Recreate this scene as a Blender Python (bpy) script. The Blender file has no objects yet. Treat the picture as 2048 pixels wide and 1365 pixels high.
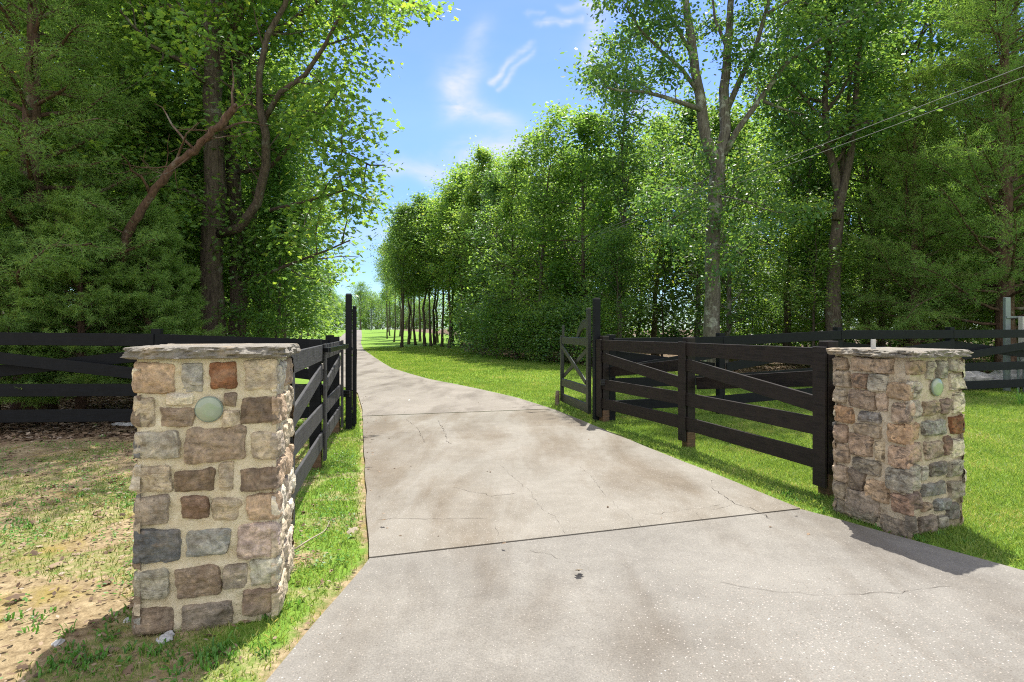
import bpy, math, random
import numpy as np
from mathutils import Vector, Matrix, noise

# ------------------------------------------------------------------ camera, sky, sun, exposure
SC = bpy.context.scene
C = SC.collection
F, HZ, CH = 1140.0, 660.0, 1.5          # focal length in pixels of a 2048 px wide frame, horizon row, eye height
cam_d = bpy.data.cameras.new('camera')
cam_d.sensor_width = 36.0
cam_d.lens = 36.0 * F / 2048
cam_d.shift_y = -(682.5 - HZ) / 2048
cam_d.clip_start = 0.05
cam_d.clip_end = 5000
cam = bpy.data.objects.new('camera', cam_d)
C.objects.link(cam)
cam.location = (0, 0, CH)
cam.rotation_euler = (math.radians(90), 0, 0)
SC.camera = cam
SUN_EL, SUN_AZ = math.radians(66), math.radians(14)      # azimuth from +Y towards +X
sv = Vector((math.cos(SUN_EL) * math.sin(SUN_AZ), math.cos(SUN_EL) * math.cos(SUN_AZ), math.sin(SUN_EL)))
sd = bpy.data.lights.new('sun', 'SUN')
sd.energy = 4.2
sd.angle = math.radians(0.53)
sd.color = (1.0, 0.965, 0.90)
so = bpy.data.objects.new('sun', sd)
C.objects.link(so)
so.rotation_euler = sv.to_track_quat('Z', 'Y').to_euler()
so.location = (10, 30, 60)
SC.view_settings.view_transform = 'Standard'
SC.view_settings.look = 'None'
SC.view_settings.exposure = 1.0
SC.view_settings.gamma = 1.0
SC.view_settings.use_curve_mapping = False
SC.cycles.max_bounces = 12
SC.cycles.diffuse_bounces = 8
SC.cycles.transmission_bounces = 10
SC.cycles.glossy_bounces = 2
SC.cycles.caustics_reflective = False
SC.cycles.caustics_refractive = False
SC.cycles.use_denoising = False
SC.cycles.filter_width = 1.1

W = bpy.data.worlds.new('World')
SC.world = W
W.use_nodes = True


def world_nodes():
    nt = W.node_tree
    nt.nodes.clear()
    N, L = nt.nodes.new, nt.links.new
    out = N('ShaderNodeOutputWorld')
    bg = N('ShaderNodeBackground')
    sky = N('ShaderNodeTexSky')
    sky.sky_type = 'NISHITA'
    sky.sun_disc = False
    sky.sun_elevation = SUN_EL
    sky.sun_rotation = SUN_AZ
    sky.air_density = 1.0
    sky.dust_density = 0.2
    sky.ozone_density = 2.2
    tc = N('ShaderNodeTexCoord')
    sep = N('ShaderNodeSeparateXYZ')
    L(tc.outputs['Generated'], sep.inputs[0])

    def mth(op, a, b=None, c=None):
        n = N('ShaderNodeMath')
        n.operation = op
        for i, v in enumerate((a, b, c)):
            if v is None:
                continue
            if isinstance(v, (int, float)):
                n.inputs[i].default_value = v
            else:
                L(v, n.inputs[i])
        return n.outputs[0]
    hs = N('ShaderNodeHueSaturation')
    hs.inputs['Hue'].default_value = 0.517
    hs.inputs['Saturation'].default_value = 1.2
    hs.inputs['Value'].default_value = 0.9
    # clear air low over the far trees
    lowf = mth('MULTIPLY', mth('SUBTRACT', 0.34, sep.outputs[2]), 2.9)
    lowf = mth('MINIMUM', mth('MAXIMUM', lowf, 0.0), 1.0)
    mlo = N('ShaderNodeMixRGB'); mlo.blend_type = 'MULTIPLY'
    mlo.inputs[2].default_value = (.42, .53, .66, 1)
    L(lowf, mlo.inputs[0]); L(sky.outputs[0], mlo.inputs[1])
    L(mlo.outputs[0], hs.inputs['Color'])
    # thin clouds: wisps placed by compass direction and height, broken up by streaky noise
    y = mth('MAXIMUM', sep.outputs[1], 0.05)
    u = mth('DIVIDE', sep.outputs[0], y)
    v = mth('DIVIDE', sep.outputs[2], y)
    cmb = N('ShaderNodeCombineXYZ')
    L(u, cmb.inputs[0]); L(v, cmb.inputs[1])
    nz = N('ShaderNodeTexNoise')
    nz.inputs['Scale'].default_value = 9.0
    nz.inputs['Detail'].default_value = 7
    nz.inputs['Roughness'].default_value = 0.55
    nz.inputs['Distortion'].default_value = 0.5
    mp = N('ShaderNodeMapping')
    mp.inputs['Rotation'].default_value = (0, 0, math.radians(25))
    mp.inputs['Scale'].default_value = (1.0, 2.4, 1)
    L(cmb.outputs[0], mp.inputs[0]); L(mp.outputs[0], nz.inputs['Vector'])
    # wobble of the coordinates
    nw = N('ShaderNodeTexNoise')
    nw.inputs['Scale'].default_value = 7.0
    nw.inputs['Detail'].default_value = 4
    L(cmb.outputs[0], nw.inputs['Vector'])
    sw = N('ShaderNodeSeparateColor')
    L(nw.outputs['Color'], sw.inputs[0])
    u2 = mth('ADD', u, mth('MULTIPLY', mth('SUBTRACT', sw.outputs[0], 0.5), 0.10))
    v2 = mth('ADD', v, mth('MULTIPLY', mth('SUBTRACT', sw.outputs[1], 0.5), 0.10))

    def px(x, yy):
        return (x - 1024) / F, (HZ - yy) / F
    # strokes: x0,y0,x1,y1,width(px),strength
    strokes = [(965, 75, 905, 150, 26, .32), (905, 150, 925, 205, 30, .50), (925, 205, 1035, 275, 28, .58), (1190, 20, 1175, 100, 26, .45),
               (975, 142, 1060, 100, 7, .95), (985, 160, 1065, 118, 6, .8),
               (1075, 62, 1125, 55, 6, .95), (1062, 46, 1076, 44, 5, .8), (1115, 28, 1230, 8, 9, .7),
               (1085, 58, 1150, 48, 6, .6), (780, 330, 1000, 305, 24, .42), (850, 350, 1060, 325, 22, .45),
               (700, 480, 860, 450, 20, .3), (1500, 90, 1750, 40, 25, .5), (1200, 130, 1330, 250, 30, .3)]
    tot = None
    for x0, y0, x1, y1, w, s in strokes:
        a0, b0 = px(x0, y0)
        a1, b1 = px(x1, y1)
        ln = math.hypot(a1 - a0, b1 - b0)
        cx, cy = (a0 + a1) / 2, (b0 + b1) / 2
        tx, ty = (a1 - a0) / ln, (b1 - b0) / ln
        du = mth('SUBTRACT', u2, cx)
        dv = mth('SUBTRACT', v2, cy)
        al = mth('ADD', mth('MULTIPLY', du, tx), mth('MULTIPLY', dv, ty))
        ac = mth('SUBTRACT', mth('MULTIPLY', du, -ty), mth('MULTIPLY', dv, -tx))
        # distance to the segment
        ex = mth('MAXIMUM', mth('SUBTRACT', mth('ABSOLUTE', al), ln / 2), 0.0)
        d2 = mth('ADD', mth('MULTIPLY', ex, ex), mth('MULTIPLY', ac, ac))
        g = mth('MULTIPLY', mth('EXPONENT', mth('MULTIPLY', d2, -1.0 / (w / F) ** 2)), s * (2.3 if w > 15 else 1.3))
        tot = g if tot is None else mth('ADD', tot, g)
    mr = N('ShaderNodeMapRange')
    mr.inputs['From Min'].default_value = 0.34
    mr.inputs['From Max'].default_value = 0.72
    L(nz.outputs[0], mr.inputs[0])
    cl = mth('MULTIPLY', tot, mth('ADD', mth('MULTIPLY', mr.outputs[0], 0.55), 0.16))
    haze = mth('MULTIPLY', mr.outputs[0], 0.04)
    cl = mth('MINIMUM', mth('ADD', cl, haze), 0.9)
    front = mth('GREATER_THAN', sep.outputs[1], 0.06)
    cl = mth('MULTIPLY', cl, front)
    mix = N('ShaderNodeMixRGB')
    mix.inputs[2].default_value = (3.0, 3.15, 3.4, 1)
    L(cl, mix.inputs[0]); L(hs.outputs[0], mix.inputs[1])
    # cloud added out of view, overhead and behind, to brighten and neutralise the shade
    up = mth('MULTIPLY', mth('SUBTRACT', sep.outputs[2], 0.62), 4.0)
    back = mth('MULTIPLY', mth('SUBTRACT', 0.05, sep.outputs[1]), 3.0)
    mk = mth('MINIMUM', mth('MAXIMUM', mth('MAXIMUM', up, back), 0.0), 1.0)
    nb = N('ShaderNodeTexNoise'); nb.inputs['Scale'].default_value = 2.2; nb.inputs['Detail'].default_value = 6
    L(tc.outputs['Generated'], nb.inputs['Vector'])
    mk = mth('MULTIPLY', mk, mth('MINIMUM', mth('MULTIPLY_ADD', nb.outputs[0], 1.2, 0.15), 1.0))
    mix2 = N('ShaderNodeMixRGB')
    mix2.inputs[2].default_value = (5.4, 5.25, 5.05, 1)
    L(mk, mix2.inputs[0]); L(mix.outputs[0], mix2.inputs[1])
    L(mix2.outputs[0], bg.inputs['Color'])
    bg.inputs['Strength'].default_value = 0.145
    L(bg.outputs[0], out.inputs['Surface'])


world_nodes()

# ------------------------------------------------------------------ helpers
rng = np.random.default_rng(7)
random.seed(7)


def at(px, py, Y):
    """the point at distance Y that stands at this place of the survey photograph"""
    return np.array([(px - 1024) / F * Y, Y, CH + (HZ - py) / F * Y])


def sstep(a, b, x):
    t = np.clip((np.asarray(x, float) - a) / (b - a), 0, 1)
    return t * t * (3 - 2 * t)


_P = np.random.default_rng(3).random((256, 256))


def vnoise(x, y):
    x = np.asarray(x, float); y = np.asarray(y, float)
    xi = np.floor(x).astype(int); yi = np.floor(y).astype(int)
    fx = x - xi; fy = y - yi
    fx = fx * fx * (3 - 2 * fx); fy = fy * fy * (3 - 2 * fy)
    a = _P[xi & 255, yi & 255]; b = _P[(xi + 1) & 255, yi & 255]
    c = _P[xi & 255, (yi + 1) & 255]; d = _P[(xi + 1) & 255, (yi + 1) & 255]
    return (a * (1 - fx) + b * fx) * (1 - fy) + (c * (1 - fx) + d * fx) * fy


def fbm(x, y, o=4):
    s, t, a = 0, 0, 1
    for i in range(o):
        s = s + a * vnoise(np.asarray(x) * 2 ** i + 17 * i, np.asarray(y) * 2 ** i + 9 * i)
        t += a
        a *= .5
    return s / t


def mesh_np(name, V, polys, smooth=False, col=None):
    """V (n,3); polys = list of int arrays (m,k)"""
    me = bpy.data.meshes.new(name)
    V = np.asarray(V, np.float32)
    me.vertices.add(len(V))
    me.vertices.foreach_set('co', V.ravel())
    idx = np.concatenate([p.ravel() for p in polys]).astype(np.int32)
    tot = np.concatenate([np.full(len(p), p.shape[1], np.int32) for p in polys])
    start = np.concatenate([[0], np.cumsum(tot)[:-1]]).astype(np.int32)
    me.loops.add(len(idx))
    me.loops.foreach_set('vertex_index', idx)
    me.polygons.add(len(tot))
    me.polygons.foreach_set('loop_start', start)
    me.polygons.foreach_set('use_smooth', np.full(len(tot), bool(smooth)))
    if col is not None:
        ca = me.color_attributes.new('col', 'FLOAT_COLOR', 'POINT')
        c4 = np.ones((len(V), 4), np.float32)
        c4[:, :3] = col
        ca.data.foreach_set('color', c4.ravel())
    me.update(calc_edges=True)
    me.validate()
    return me


class MB:
    """collects geometry and links it as ONE mesh object"""

    def __init__(s):
        s.V = []; s.F = {}; s.n = 0; s.C = []

    def add(s, V, faces, col=None):
        V = np.asarray(V, float)
        for f in faces:
            f = np.asarray(f, int)
            if f.ndim == 1:
                f = f[None]
            s.F.setdefault(f.shape[1], []).append(f + s.n)
        s.V.append(V)
        s.n += len(V)
        s.C.append(np.tile(np.asarray(col if col is not None else (1, 1, 1), float), (len(V), 1)) if np.ndim(col) < 2 else col)

    def box(s, c, size, rot=None, bevel=0.0, col=None):
        """box centred at c; rot = 3x3 with columns = axes"""
        hx, hy, hz = [d / 2 for d in size]
        if bevel > 0:
            b = min(bevel, hx * .45, hy * .45, hz * .45)
            V = []
            for sx in (-1, 1):
                for sy in (-1, 1):
                    for sz in (-1, 1):
                        V += [(sx * hx, sy * (hy - b), sz * (hz - b)), (sx * (hx - b), sy * hy, sz * (hz - b)), (sx * (hx - b), sy * (hy - b), sz * hz)]
            V = np.array(V)

            def i(sx, sy, sz, k):
                return (((sx > 0) * 4 + (sy > 0) * 2 + (sz > 0)) * 3) + k
            q = []
            for sg in (-1, 1):
                q.append([i(sg, -1, -1, 0), i(sg, 1, -1, 0), i(sg, 1, 1, 0), i(sg, -1, 1, 0)])
                q.append([i(-1, sg, -1, 1), i(1, sg, -1, 1), i(1, sg, 1, 1), i(-1, sg, 1, 1)])
                q.append([i(-1, -1, sg, 2), i(1, -1, sg, 2), i(1, 1, sg, 2), i(-1, 1, sg, 2)])
            for a in (-1, 1):
                for c2 in (-1, 1):
                    q.append([i(a, c2, -1, 0), i(a, c2, 1, 0), i(a, c2, 1, 1), i(a, c2, -1, 1)])
                    q.append([i(a, -1, c2, 0), i(a, 1, c2, 0), i(a, 1, c2, 2), i(a, -1, c2, 2)])
                    q.append([i(-1, a, c2, 1), i(1, a, c2, 1), i(1, a, c2, 2), i(-1, a, c2, 2)])
            t = [[i(a, b2, c2, 0), i(a, b2, c2, 1), i(a, b2, c2, 2)] for a in (-1, 1) for b2 in (-1, 1) for c2 in (-1, 1)]
            faces = [np.array(q), np.array(t)]
        else:
            V = np.array([(x, y, z) for x in (-hx, hx) for y in (-hy, hy) for z in (-hz, hz)])
            faces = [np.array([[0, 1, 3, 2], [4, 6, 7, 5], [0, 4, 5, 1], [2, 3, 7, 6], [0, 2, 6, 4], [1, 5, 7, 3]])]
        if rot is not None:
            V = V @ np.asarray(rot).T
        s.add(V + np.asarray(c), faces, col)

    def board(s, a, b, w, t, up=(0, 0, 1), bevel=.004, col=None):
        """board from a to b, width w measured along up, thickness t"""
        a = np.asarray(a, float); b = np.asarray(b, float)
        d = b - a
        L = np.linalg.norm(d)
        x = d / L
        u = np.asarray(up, float)
        y = np.cross(u, x); y /= np.linalg.norm(y)
        z = np.cross(x, y)
        s.box((a + b) / 2, (L, t, w), np.stack([x, y, z], 1), bevel, col)

    def tube(s, P, R, k=8, cap=True, col=None):
        P = np.asarray(P, float)
        n = len(P)
        R = np.broadcast_to(np.asarray(R, float), (n,))
        T = np.gradient(P, axis=0)
        T /= np.linalg.norm(T, axis=1)[:, None] + 1e-9
        ref = np.array([1.0, 0.13, 0.05]) if abs(T[0][2]) > .5 else np.array([0.1, 0.05, 1.0])
        A = np.cross(T, ref); A /= np.linalg.norm(A, axis=1)[:, None] + 1e-9
        B = np.cross(T, A)
        th = np.linspace(0, 2 * np.pi, k, endpoint=False)
        V = P[:, None] + R[:, None, None] * (np.cos(th)[None, :, None] * A[:, None] + np.sin(th)[None, :, None] * B[:, None])
        V = V.reshape(-1, 3)
        i = np.arange(n - 1)[:, None] * k
        j = np.arange(k)[None]
        j2 = (j + 1) % k
        q = np.stack([i + j, i + j2, i + k + j2, i + k + j], -1).reshape(-1, 4)
        fs = [q]
        if cap:
            V = np.concatenate([V, P[:1], P[-1:]])
            c0 = n * k
            jj = np.arange(k); jn = (jj + 1) % k
            fs.append(np.stack([np.full(k, c0), jn, jj], -1))
            o = (n - 1) * k
            fs.append(np.stack([np.full(k, c0 + 1), o + jj, o + jn], -1))
        s.add(V, fs, col)

    def data(s, name, smooth=False, usecol=False):
        polys = [np.concatenate(v) for k, v in sorted(s.F.items())]
        return mesh_np(name, np.concatenate(s.V), polys, smooth, np.concatenate(s.C) if usecol else None)

    def build(s, name, mat, parent=None, smooth=False, usecol=False, loc=None):
        return link(name, s.data(name, smooth, usecol), mat, parent, loc)


def link(name, me, mat, parent=None, loc=None):
    o = bpy.data.objects.new(name, me)
    if mat is not None and not me.materials:
        me.materials.append(mat)
    C.objects.link(o)
    if parent is not None:
        o.parent = parent
    if loc is not None:
        o.location = loc
    return o


def tag(o, label=None, cat=None, group=None, kind=None):
    for k, v in (('label', label), ('category', cat), ('group', group), ('kind', kind)):
        if v:
            o[k] = v
    return o


def thing(name, label, cat, loc=(0, 0, 0), rz=0, group=None):
    o = bpy.data.objects.new(name, None)
    o.empty_display_size = .2
    C.objects.link(o)
    o.location = loc
    o.rotation_euler = (0, 0, rz)
    return tag(o, label, cat, group)


# ------------------------------------------------------------------ materials
def new_mat(name):
    m = bpy.data.materials.new(name)
    m.use_nodes = True
    nt = m.node_tree
    nt.nodes.clear()
    return m, nt, nt.nodes.new, nt.links.new


def ramp(N, stops, interp='LINEAR'):
    r = N('ShaderNodeValToRGB')
    r.color_ramp.interpolation = interp
    el = r.color_ramp.elements
    while len(el) < len(stops):
        el.new(.5)
    for e, (p, c) in zip(el, stops):
        e.position = p
        e.color = (*c, 1) if len(c) == 3 else c
    return r


def noise_n(N, L, scale, detail=4, rough=.5, vec=None, dist=0):
    n = N('ShaderNodeTexNoise')
    n.inputs['Scale'].default_value = scale
    n.inputs['Detail'].default_value = detail
    n.inputs['Roughness'].default_value = rough
    n.inputs['Distortion'].default_value = dist
    if vec is not None:
        L(vec, n.inputs['Vector'])
    return n


def mixc(N, L, a, b, fac, mode='MIX'):
    m = N('ShaderNodeMixRGB')
    m.blend_type = mode
    for i, v in ((0, fac), (1, a), (2, b)):
        if isinstance(v, (int, float)):
            m.inputs[i].default_value = v
        elif isinstance(v, tuple):
            m.inputs[i].default_value = (*v, 1)
        else:
            L(v, m.inputs[i])
    return m.outputs[0]


def leaf_mat(name, stops, trans, tfac=.45, rough=.45, spec=.35, objvar=.25):
    """thin leaves: reflected light plus light shining through; colour varies leaf by leaf and tree by tree"""
    m, nt, N, L = new_mat(name)
    geo = N('ShaderNodeNewGeometry')
    oi = N('ShaderNodeObjectInfo')
    r = ramp(N, stops)
    if 'leaf' in name and name != 'dead_leaf':
        for e_ in r.color_ramp.elements:
            e_.color = tuple(min(.6, c_ * 1.2) for c_ in e_.color[:3]) + (1,)
    isl = geo.outputs['Random Per Island']
    if name == 'grass_blade':       # turf varies in patches: lush, dry, clover
        tcg = N('ShaderNodeTexCoord')
        g1 = noise_n(N, L, .9, 5, .65, tcg.outputs['Object'])
        g2 = N('ShaderNodeMath'); g2.operation = 'MULTIPLY_ADD'; L(g1.outputs[0], g2.inputs[0]); g2.inputs[1].default_value = 2.6; g2.inputs[2].default_value = -1.25
        g3 = N('ShaderNodeMath'); g3.operation = 'ADD'; g3.use_clamp = True
        h_ = N('ShaderNodeMath'); h_.operation = 'MULTIPLY_ADD'; L(isl, h_.inputs[0]); h_.inputs[1].default_value = .75; h_.inputs[2].default_value = .12
        L(h_.outputs[0], g3.inputs[0])
        g4 = N('ShaderNodeMath'); g4.operation = 'MULTIPLY'; L(g2.outputs[0], g4.inputs[0]); g4.inputs[1].default_value = .55
        L(g4.outputs[0], g3.inputs[1]); isl = g3.outputs[0]
    mx = N('ShaderNodeMath'); mx.operation = 'MULTIPLY_ADD'
    L(isl, mx.inputs[0])
    mx.inputs[1].default_value = 1 - objvar
    m2 = N('ShaderNodeMath'); m2.operation = 'MULTIPLY'
    L(oi.outputs['Random'], m2.inputs[0]); m2.inputs[1].default_value = objvar
    L(m2.outputs[0], mx.inputs[2])
    L(mx.outputs[0], r.inputs[0])
    p = N('ShaderNodeBsdfPrincipled')
    p.inputs['Roughness'].default_value = rough
    p.inputs['Specular IOR Level'].default_value = spec
    L(r.outputs[0], p.inputs['Base Color'])
    t = N('ShaderNodeBsdfTranslucent')
    tc = mixc(N, L, r.outputs[0], trans, 1.0, 'MULTIPLY')
    L(tc, t.inputs['Color'])
    mix = N('ShaderNodeMixShader')
    mix.inputs[0].default_value = tfac
    L(p.outputs[0], mix.inputs[1]); L(t.outputs[0], mix.inputs[2])
    out = N('ShaderNodeOutputMaterial')
    L(mix.outputs[0], out.inputs[0])
    return m


M = {}
M['oak_leaf'] = leaf_mat('oak_leaf', [(0, (.055, .12, .045)), (.5, (.085, .18, .055)), (.85, (.14, .25, .05)), (1, (.22, .26, .07))], (2.9, 2.35, 1.05), .5)
M['dark_leaf'] = leaf_mat('dark_leaf', [(0, (.042, .10, .052)), (.5, (.068, .145, .064)), (.9, (.115, .20, .055)), (1, (.20, .17, .06))], (3.0, 2.5, .95), .45, rough=.42, spec=.4)
M['light_leaf'] = leaf_mat('light_leaf', [(0, (.06, .125, .045)), (.5, (.095, .18, .055)), (.9, (.14, .235, .065)), (1, (.22, .25, .08))], (2.7, 2.25, 1.05), .5)
M['cedar_leaf'] = leaf_mat('cedar_leaf', [(0, (.09, .17, .055)), (.5, (.15, .25, .075)), (.96, (.22, .33, .09)), (1, (.27, .17, .07))], (1.9, 1.8, .8), .42, rough=.65, spec=.12)
M['grass_blade'] = leaf_mat('grass_blade', [(0, (.12, .20, .05)), (.5, (.21, .32, .075)), (.82, (.32, .40, .12)), (1, (.46, .42, .22))], (1.7, 1.6, .8), .42, rough=.5, spec=.3, objvar=0)
M['dry_blade'] = leaf_mat('dry_blade', [(0, (.10, .17, .04)), (.4, (.20, .27, .075)), (.7, (.36, .36, .15)), (1, (.50, .42, .24))], (1.5, 1.4, .8), .35, rough=.6, spec=.2, objvar=0)
M['weed_leaf'] = leaf_mat('weed_leaf', [(0, (.05, .14, .025)), (1, (.11, .25, .04))], (1.8, 1.7, .9), .35, objvar=0)
M['dead_leaf'] = leaf_mat('dead_leaf', [(0, (.09, .06, .04)), (.4, (.20, .135, .085)), (.8, (.34, .25, .17)), (1, (.46, .38, .30))], (1.2, 1.0, .8), .2, rough=.7, spec=.2, objvar=0)


def bark_mat(name, a, b, lichen=None, lf=.5):
    m, nt, N, L = new_mat(name)
    tc = N('ShaderNodeTexCoord')
    mp = N('ShaderNodeMapping')
    mp.inputs['Scale'].default_value = (1, 1, .18)
    L(tc.outputs['Object'], mp.inputs[0])
    n1 = noise_n(N, L, 26, 6, .65, mp.outputs[0], .4)
    r = ramp(N, [(.32, a), (.68, b)])
    L(n1.outputs[0], r.inputs[0])
    col = r.outputs[0]
    if lichen:
        n2 = noise_n(N, L, 3.2, 5, .7, tc.outputs['Object'])
        r2 = ramp(N, [(lf, (0, 0, 0)), (lf + .12, (1, 1, 1))])
        L(n2.outputs[0], r2.inputs[0])
        col = mixc(N, L, col, lichen, r2.outputs[0])
    p = N('ShaderNodeBsdfPrincipled')
    p.inputs['Roughness'].default_value = .9
    p.inputs['Specular IOR Level'].default_value = .2
    L(col, p.inputs['Base Color'])
    bp = N('ShaderNodeBump')
    bp.inputs['Strength'].default_value = .9
    bp.inputs['Distance'].default_value = .03
    L(n1.outputs[0], bp.inputs['Height']); L(bp.outputs[0], p.inputs['Normal'])
    out = N('ShaderNodeOutputMaterial')
    L(p.outputs[0], out.inputs[0])
    return m


M['bark'] = bark_mat('bark', (.045, .035, .028), (.15, .12, .095), (.22, .23, .19), .58)
M['bark_grey'] = bark_mat('bark_grey', (.06, .052, .043), (.20, .18, .155), (.34, .35, .31), .53)
M['bark_cedar'] = bark_mat('bark_cedar', (.045, .028, .02), (.16, .10, .07), (.22, .19, .16), .56)


def wood_mat(name, base, worn, wf=.62, rough=.55, bump=.35, spec=.4, scale=1.0):
    m, nt, N, L = new_mat(name)
    tc = N('ShaderNodeTexCoord')
    geo = N('ShaderNodeNewGeometry')
    # grain runs along the longest axis; boards are roughly horizontal, posts vertical: noise is mild in every axis
    mp = N('ShaderNodeMapping')
    mp.inputs['Scale'].default_value = (3.0, 3.0, 60)
    L(tc.outputs['Object'], mp.inputs[0])
    n1 = noise_n(N, L, 1.4 * scale, 6, .6, mp.outputs[0], .3)
    n2 = noise_n(N, L, 8, 6, .7, tc.outputs['Object'])
    r = ramp(N, [(wf - .14, (0, 0, 0)), (wf + .16, (1, 1, 1))])
    L(n2.outputs[0], r.inputs[0])
    c0 = ramp(N, [(.36, tuple(x * .55 for x in base)), (.62, tuple(x * 1.7 for x in base))])
    L(n1.outputs[0], c0.inputs[0])
    col = mixc(N, L, c0.outputs[0], worn, r.outputs[0])
    vv = ramp(N, [(0, (.75, .75, .75)), (1, (1.25, 1.25, 1.25))])
    L(geo.outputs['Random Per Island'], vv.inputs[0])
    col = mixc(N, L, col, vv.outputs[0], 1.0, 'MULTIPLY')
    p = N('ShaderNodeBsdfPrincipled')
    L(col, p.inputs['Base Color'])
    rr = ramp(N, [(.3, (rough - .1,) * 3), (.7, (rough + .12,) * 3)])
    L(n1.outputs[0], rr.inputs[0]); L(rr.outputs[0], p.inputs['Roughness'])
    p.inputs['Specular IOR Level'].default_value = spec
    bp = N('ShaderNodeBump')
    bp.inputs['Strength'].default_value = bump
    bp.inputs['Distance'].default_value = .004
    L(n1.outputs[0], bp.inputs['Height']); L(bp.outputs[0], p.inputs['Normal'])
    out = N('ShaderNodeOutputMaterial')
    L(p.outputs[0], out.inputs[0])
    return m


M['black_wood'] = wood_mat('black_wood', (.0045, .0055, .007), (.010, .011, .013), spec=.2, rough=.62)
M['worn_wood'] = wood_mat('worn_wood', (.015, .012, .0105), (.026, .019, .015), .56, spec=.25, rough=.65)
M['sunlit_black_wood'] = wood_mat('sunlit_black_wood', (.030, .030, .032), (.060, .058, .057), .50, rough=.72, spec=.35, bump=.6)  # black fence paint with its sunlit grey sheen put into the base colour
M['green_wood'] = wood_mat('green_wood', (.020, .023, .018), (.035, .04, .03), .6, rough=.45)
M['post_wood'] = wood_mat('post_wood', (.10, .055, .028), (.05, .035, .022), .55)
M['old_wood'] = wood_mat('old_wood', (.14, .10, .07), (.22, .18, .14), .5)


def plain_mat(name, c, rough=.5, metal=0, spec=.5, bump=0, bs=40, var=.15):
    m, nt, N, L = new_mat(name)
    tc = N('ShaderNodeTexCoord')
    n1 = noise_n(N, L, bs, 5, .6, tc.outputs['Object'])
    r = ramp(N, [(.3, tuple(x * (1 - var) for x in c)), (.7, tuple(min(1, x * (1 + var)) for x in c))])
    L(n1.outputs[0], r.inputs[0])
    p = N('ShaderNodeBsdfPrincipled')
    L(r.outputs[0], p.inputs['Base Color'])
    p.inputs['Roughness'].default_value = rough
    p.inputs['Metallic'].default_value = metal
    p.inputs['Specular IOR Level'].default_value = spec
    if bump:
        bp = N('ShaderNodeBump')
        bp.inputs['Strength'].default_value = bump
        bp.inputs['Distance'].default_value = .01
        L(n1.outputs[0], bp.inputs['Height']); L(bp.outputs[0], p.inputs['Normal'])
    out = N('ShaderNodeOutputMaterial')
    L(p.outputs[0], out.inputs[0])
    return m


M['black_metal'] = plain_mat('black_metal', (.012, .013, .014), .38, .3, .5, .1, 60)
M['grey_steel'] = plain_mat('grey_steel', (.20, .24, .24), .5, .3, .5, .1, 12)
M['grey_box'] = plain_mat('grey_box', (.20, .25, .22), .55, .1, .5, .1, 9)
M['white_pipe'] = plain_mat('white_pipe', (.50, .49, .45), .6, 0, .4, .1, 30)
M['wire'] = plain_mat('wire', (.20, .20, .20), .8, 0, .2)
M['rock'] = plain_mat('rock', (.36, .35, .33), .9, 0, .3, .8, 7, .45)
M['pale_stone'] = plain_mat('pale_stone', (.45, .45, .44), .9, 0, .3, .6, 20, .3)
M['stick'] = plain_mat('stick', (.33, .28, .21), .9, 0, .2, .4, 40, .3)
M['crack'] = plain_mat('crack', (.07, .058, .048), .95, 0, .1, 0)


def glass_disc_mat():
    m, nt, N, L = new_mat('frosted_green_glass')
    tc = N('ShaderNodeTexCoord')
    n = noise_n(N, L, 9, 4, .6, tc.outputs['Object'])
    r = ramp(N, [(.3, (.22, .27, .19)), (.7, (.33, .38, .28))])
    L(n.outputs[0], r.inputs[0])
    p = N('ShaderNodeBsdfPrincipled')
    L(r.outputs[0], p.inputs['Base Color'])
    p.inputs['Roughness'].default_value = .18
    p.inputs['Coat Weight'].default_value = .4
    p.inputs['Coat Roughness'].default_value = .08
    p.inputs['Specular IOR Level'].default_value = .6
    out = N('ShaderNodeOutputMaterial')
    L(p.outputs[0], out.inputs[0])
    return m


M['disc'] = glass_disc_mat()


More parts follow.
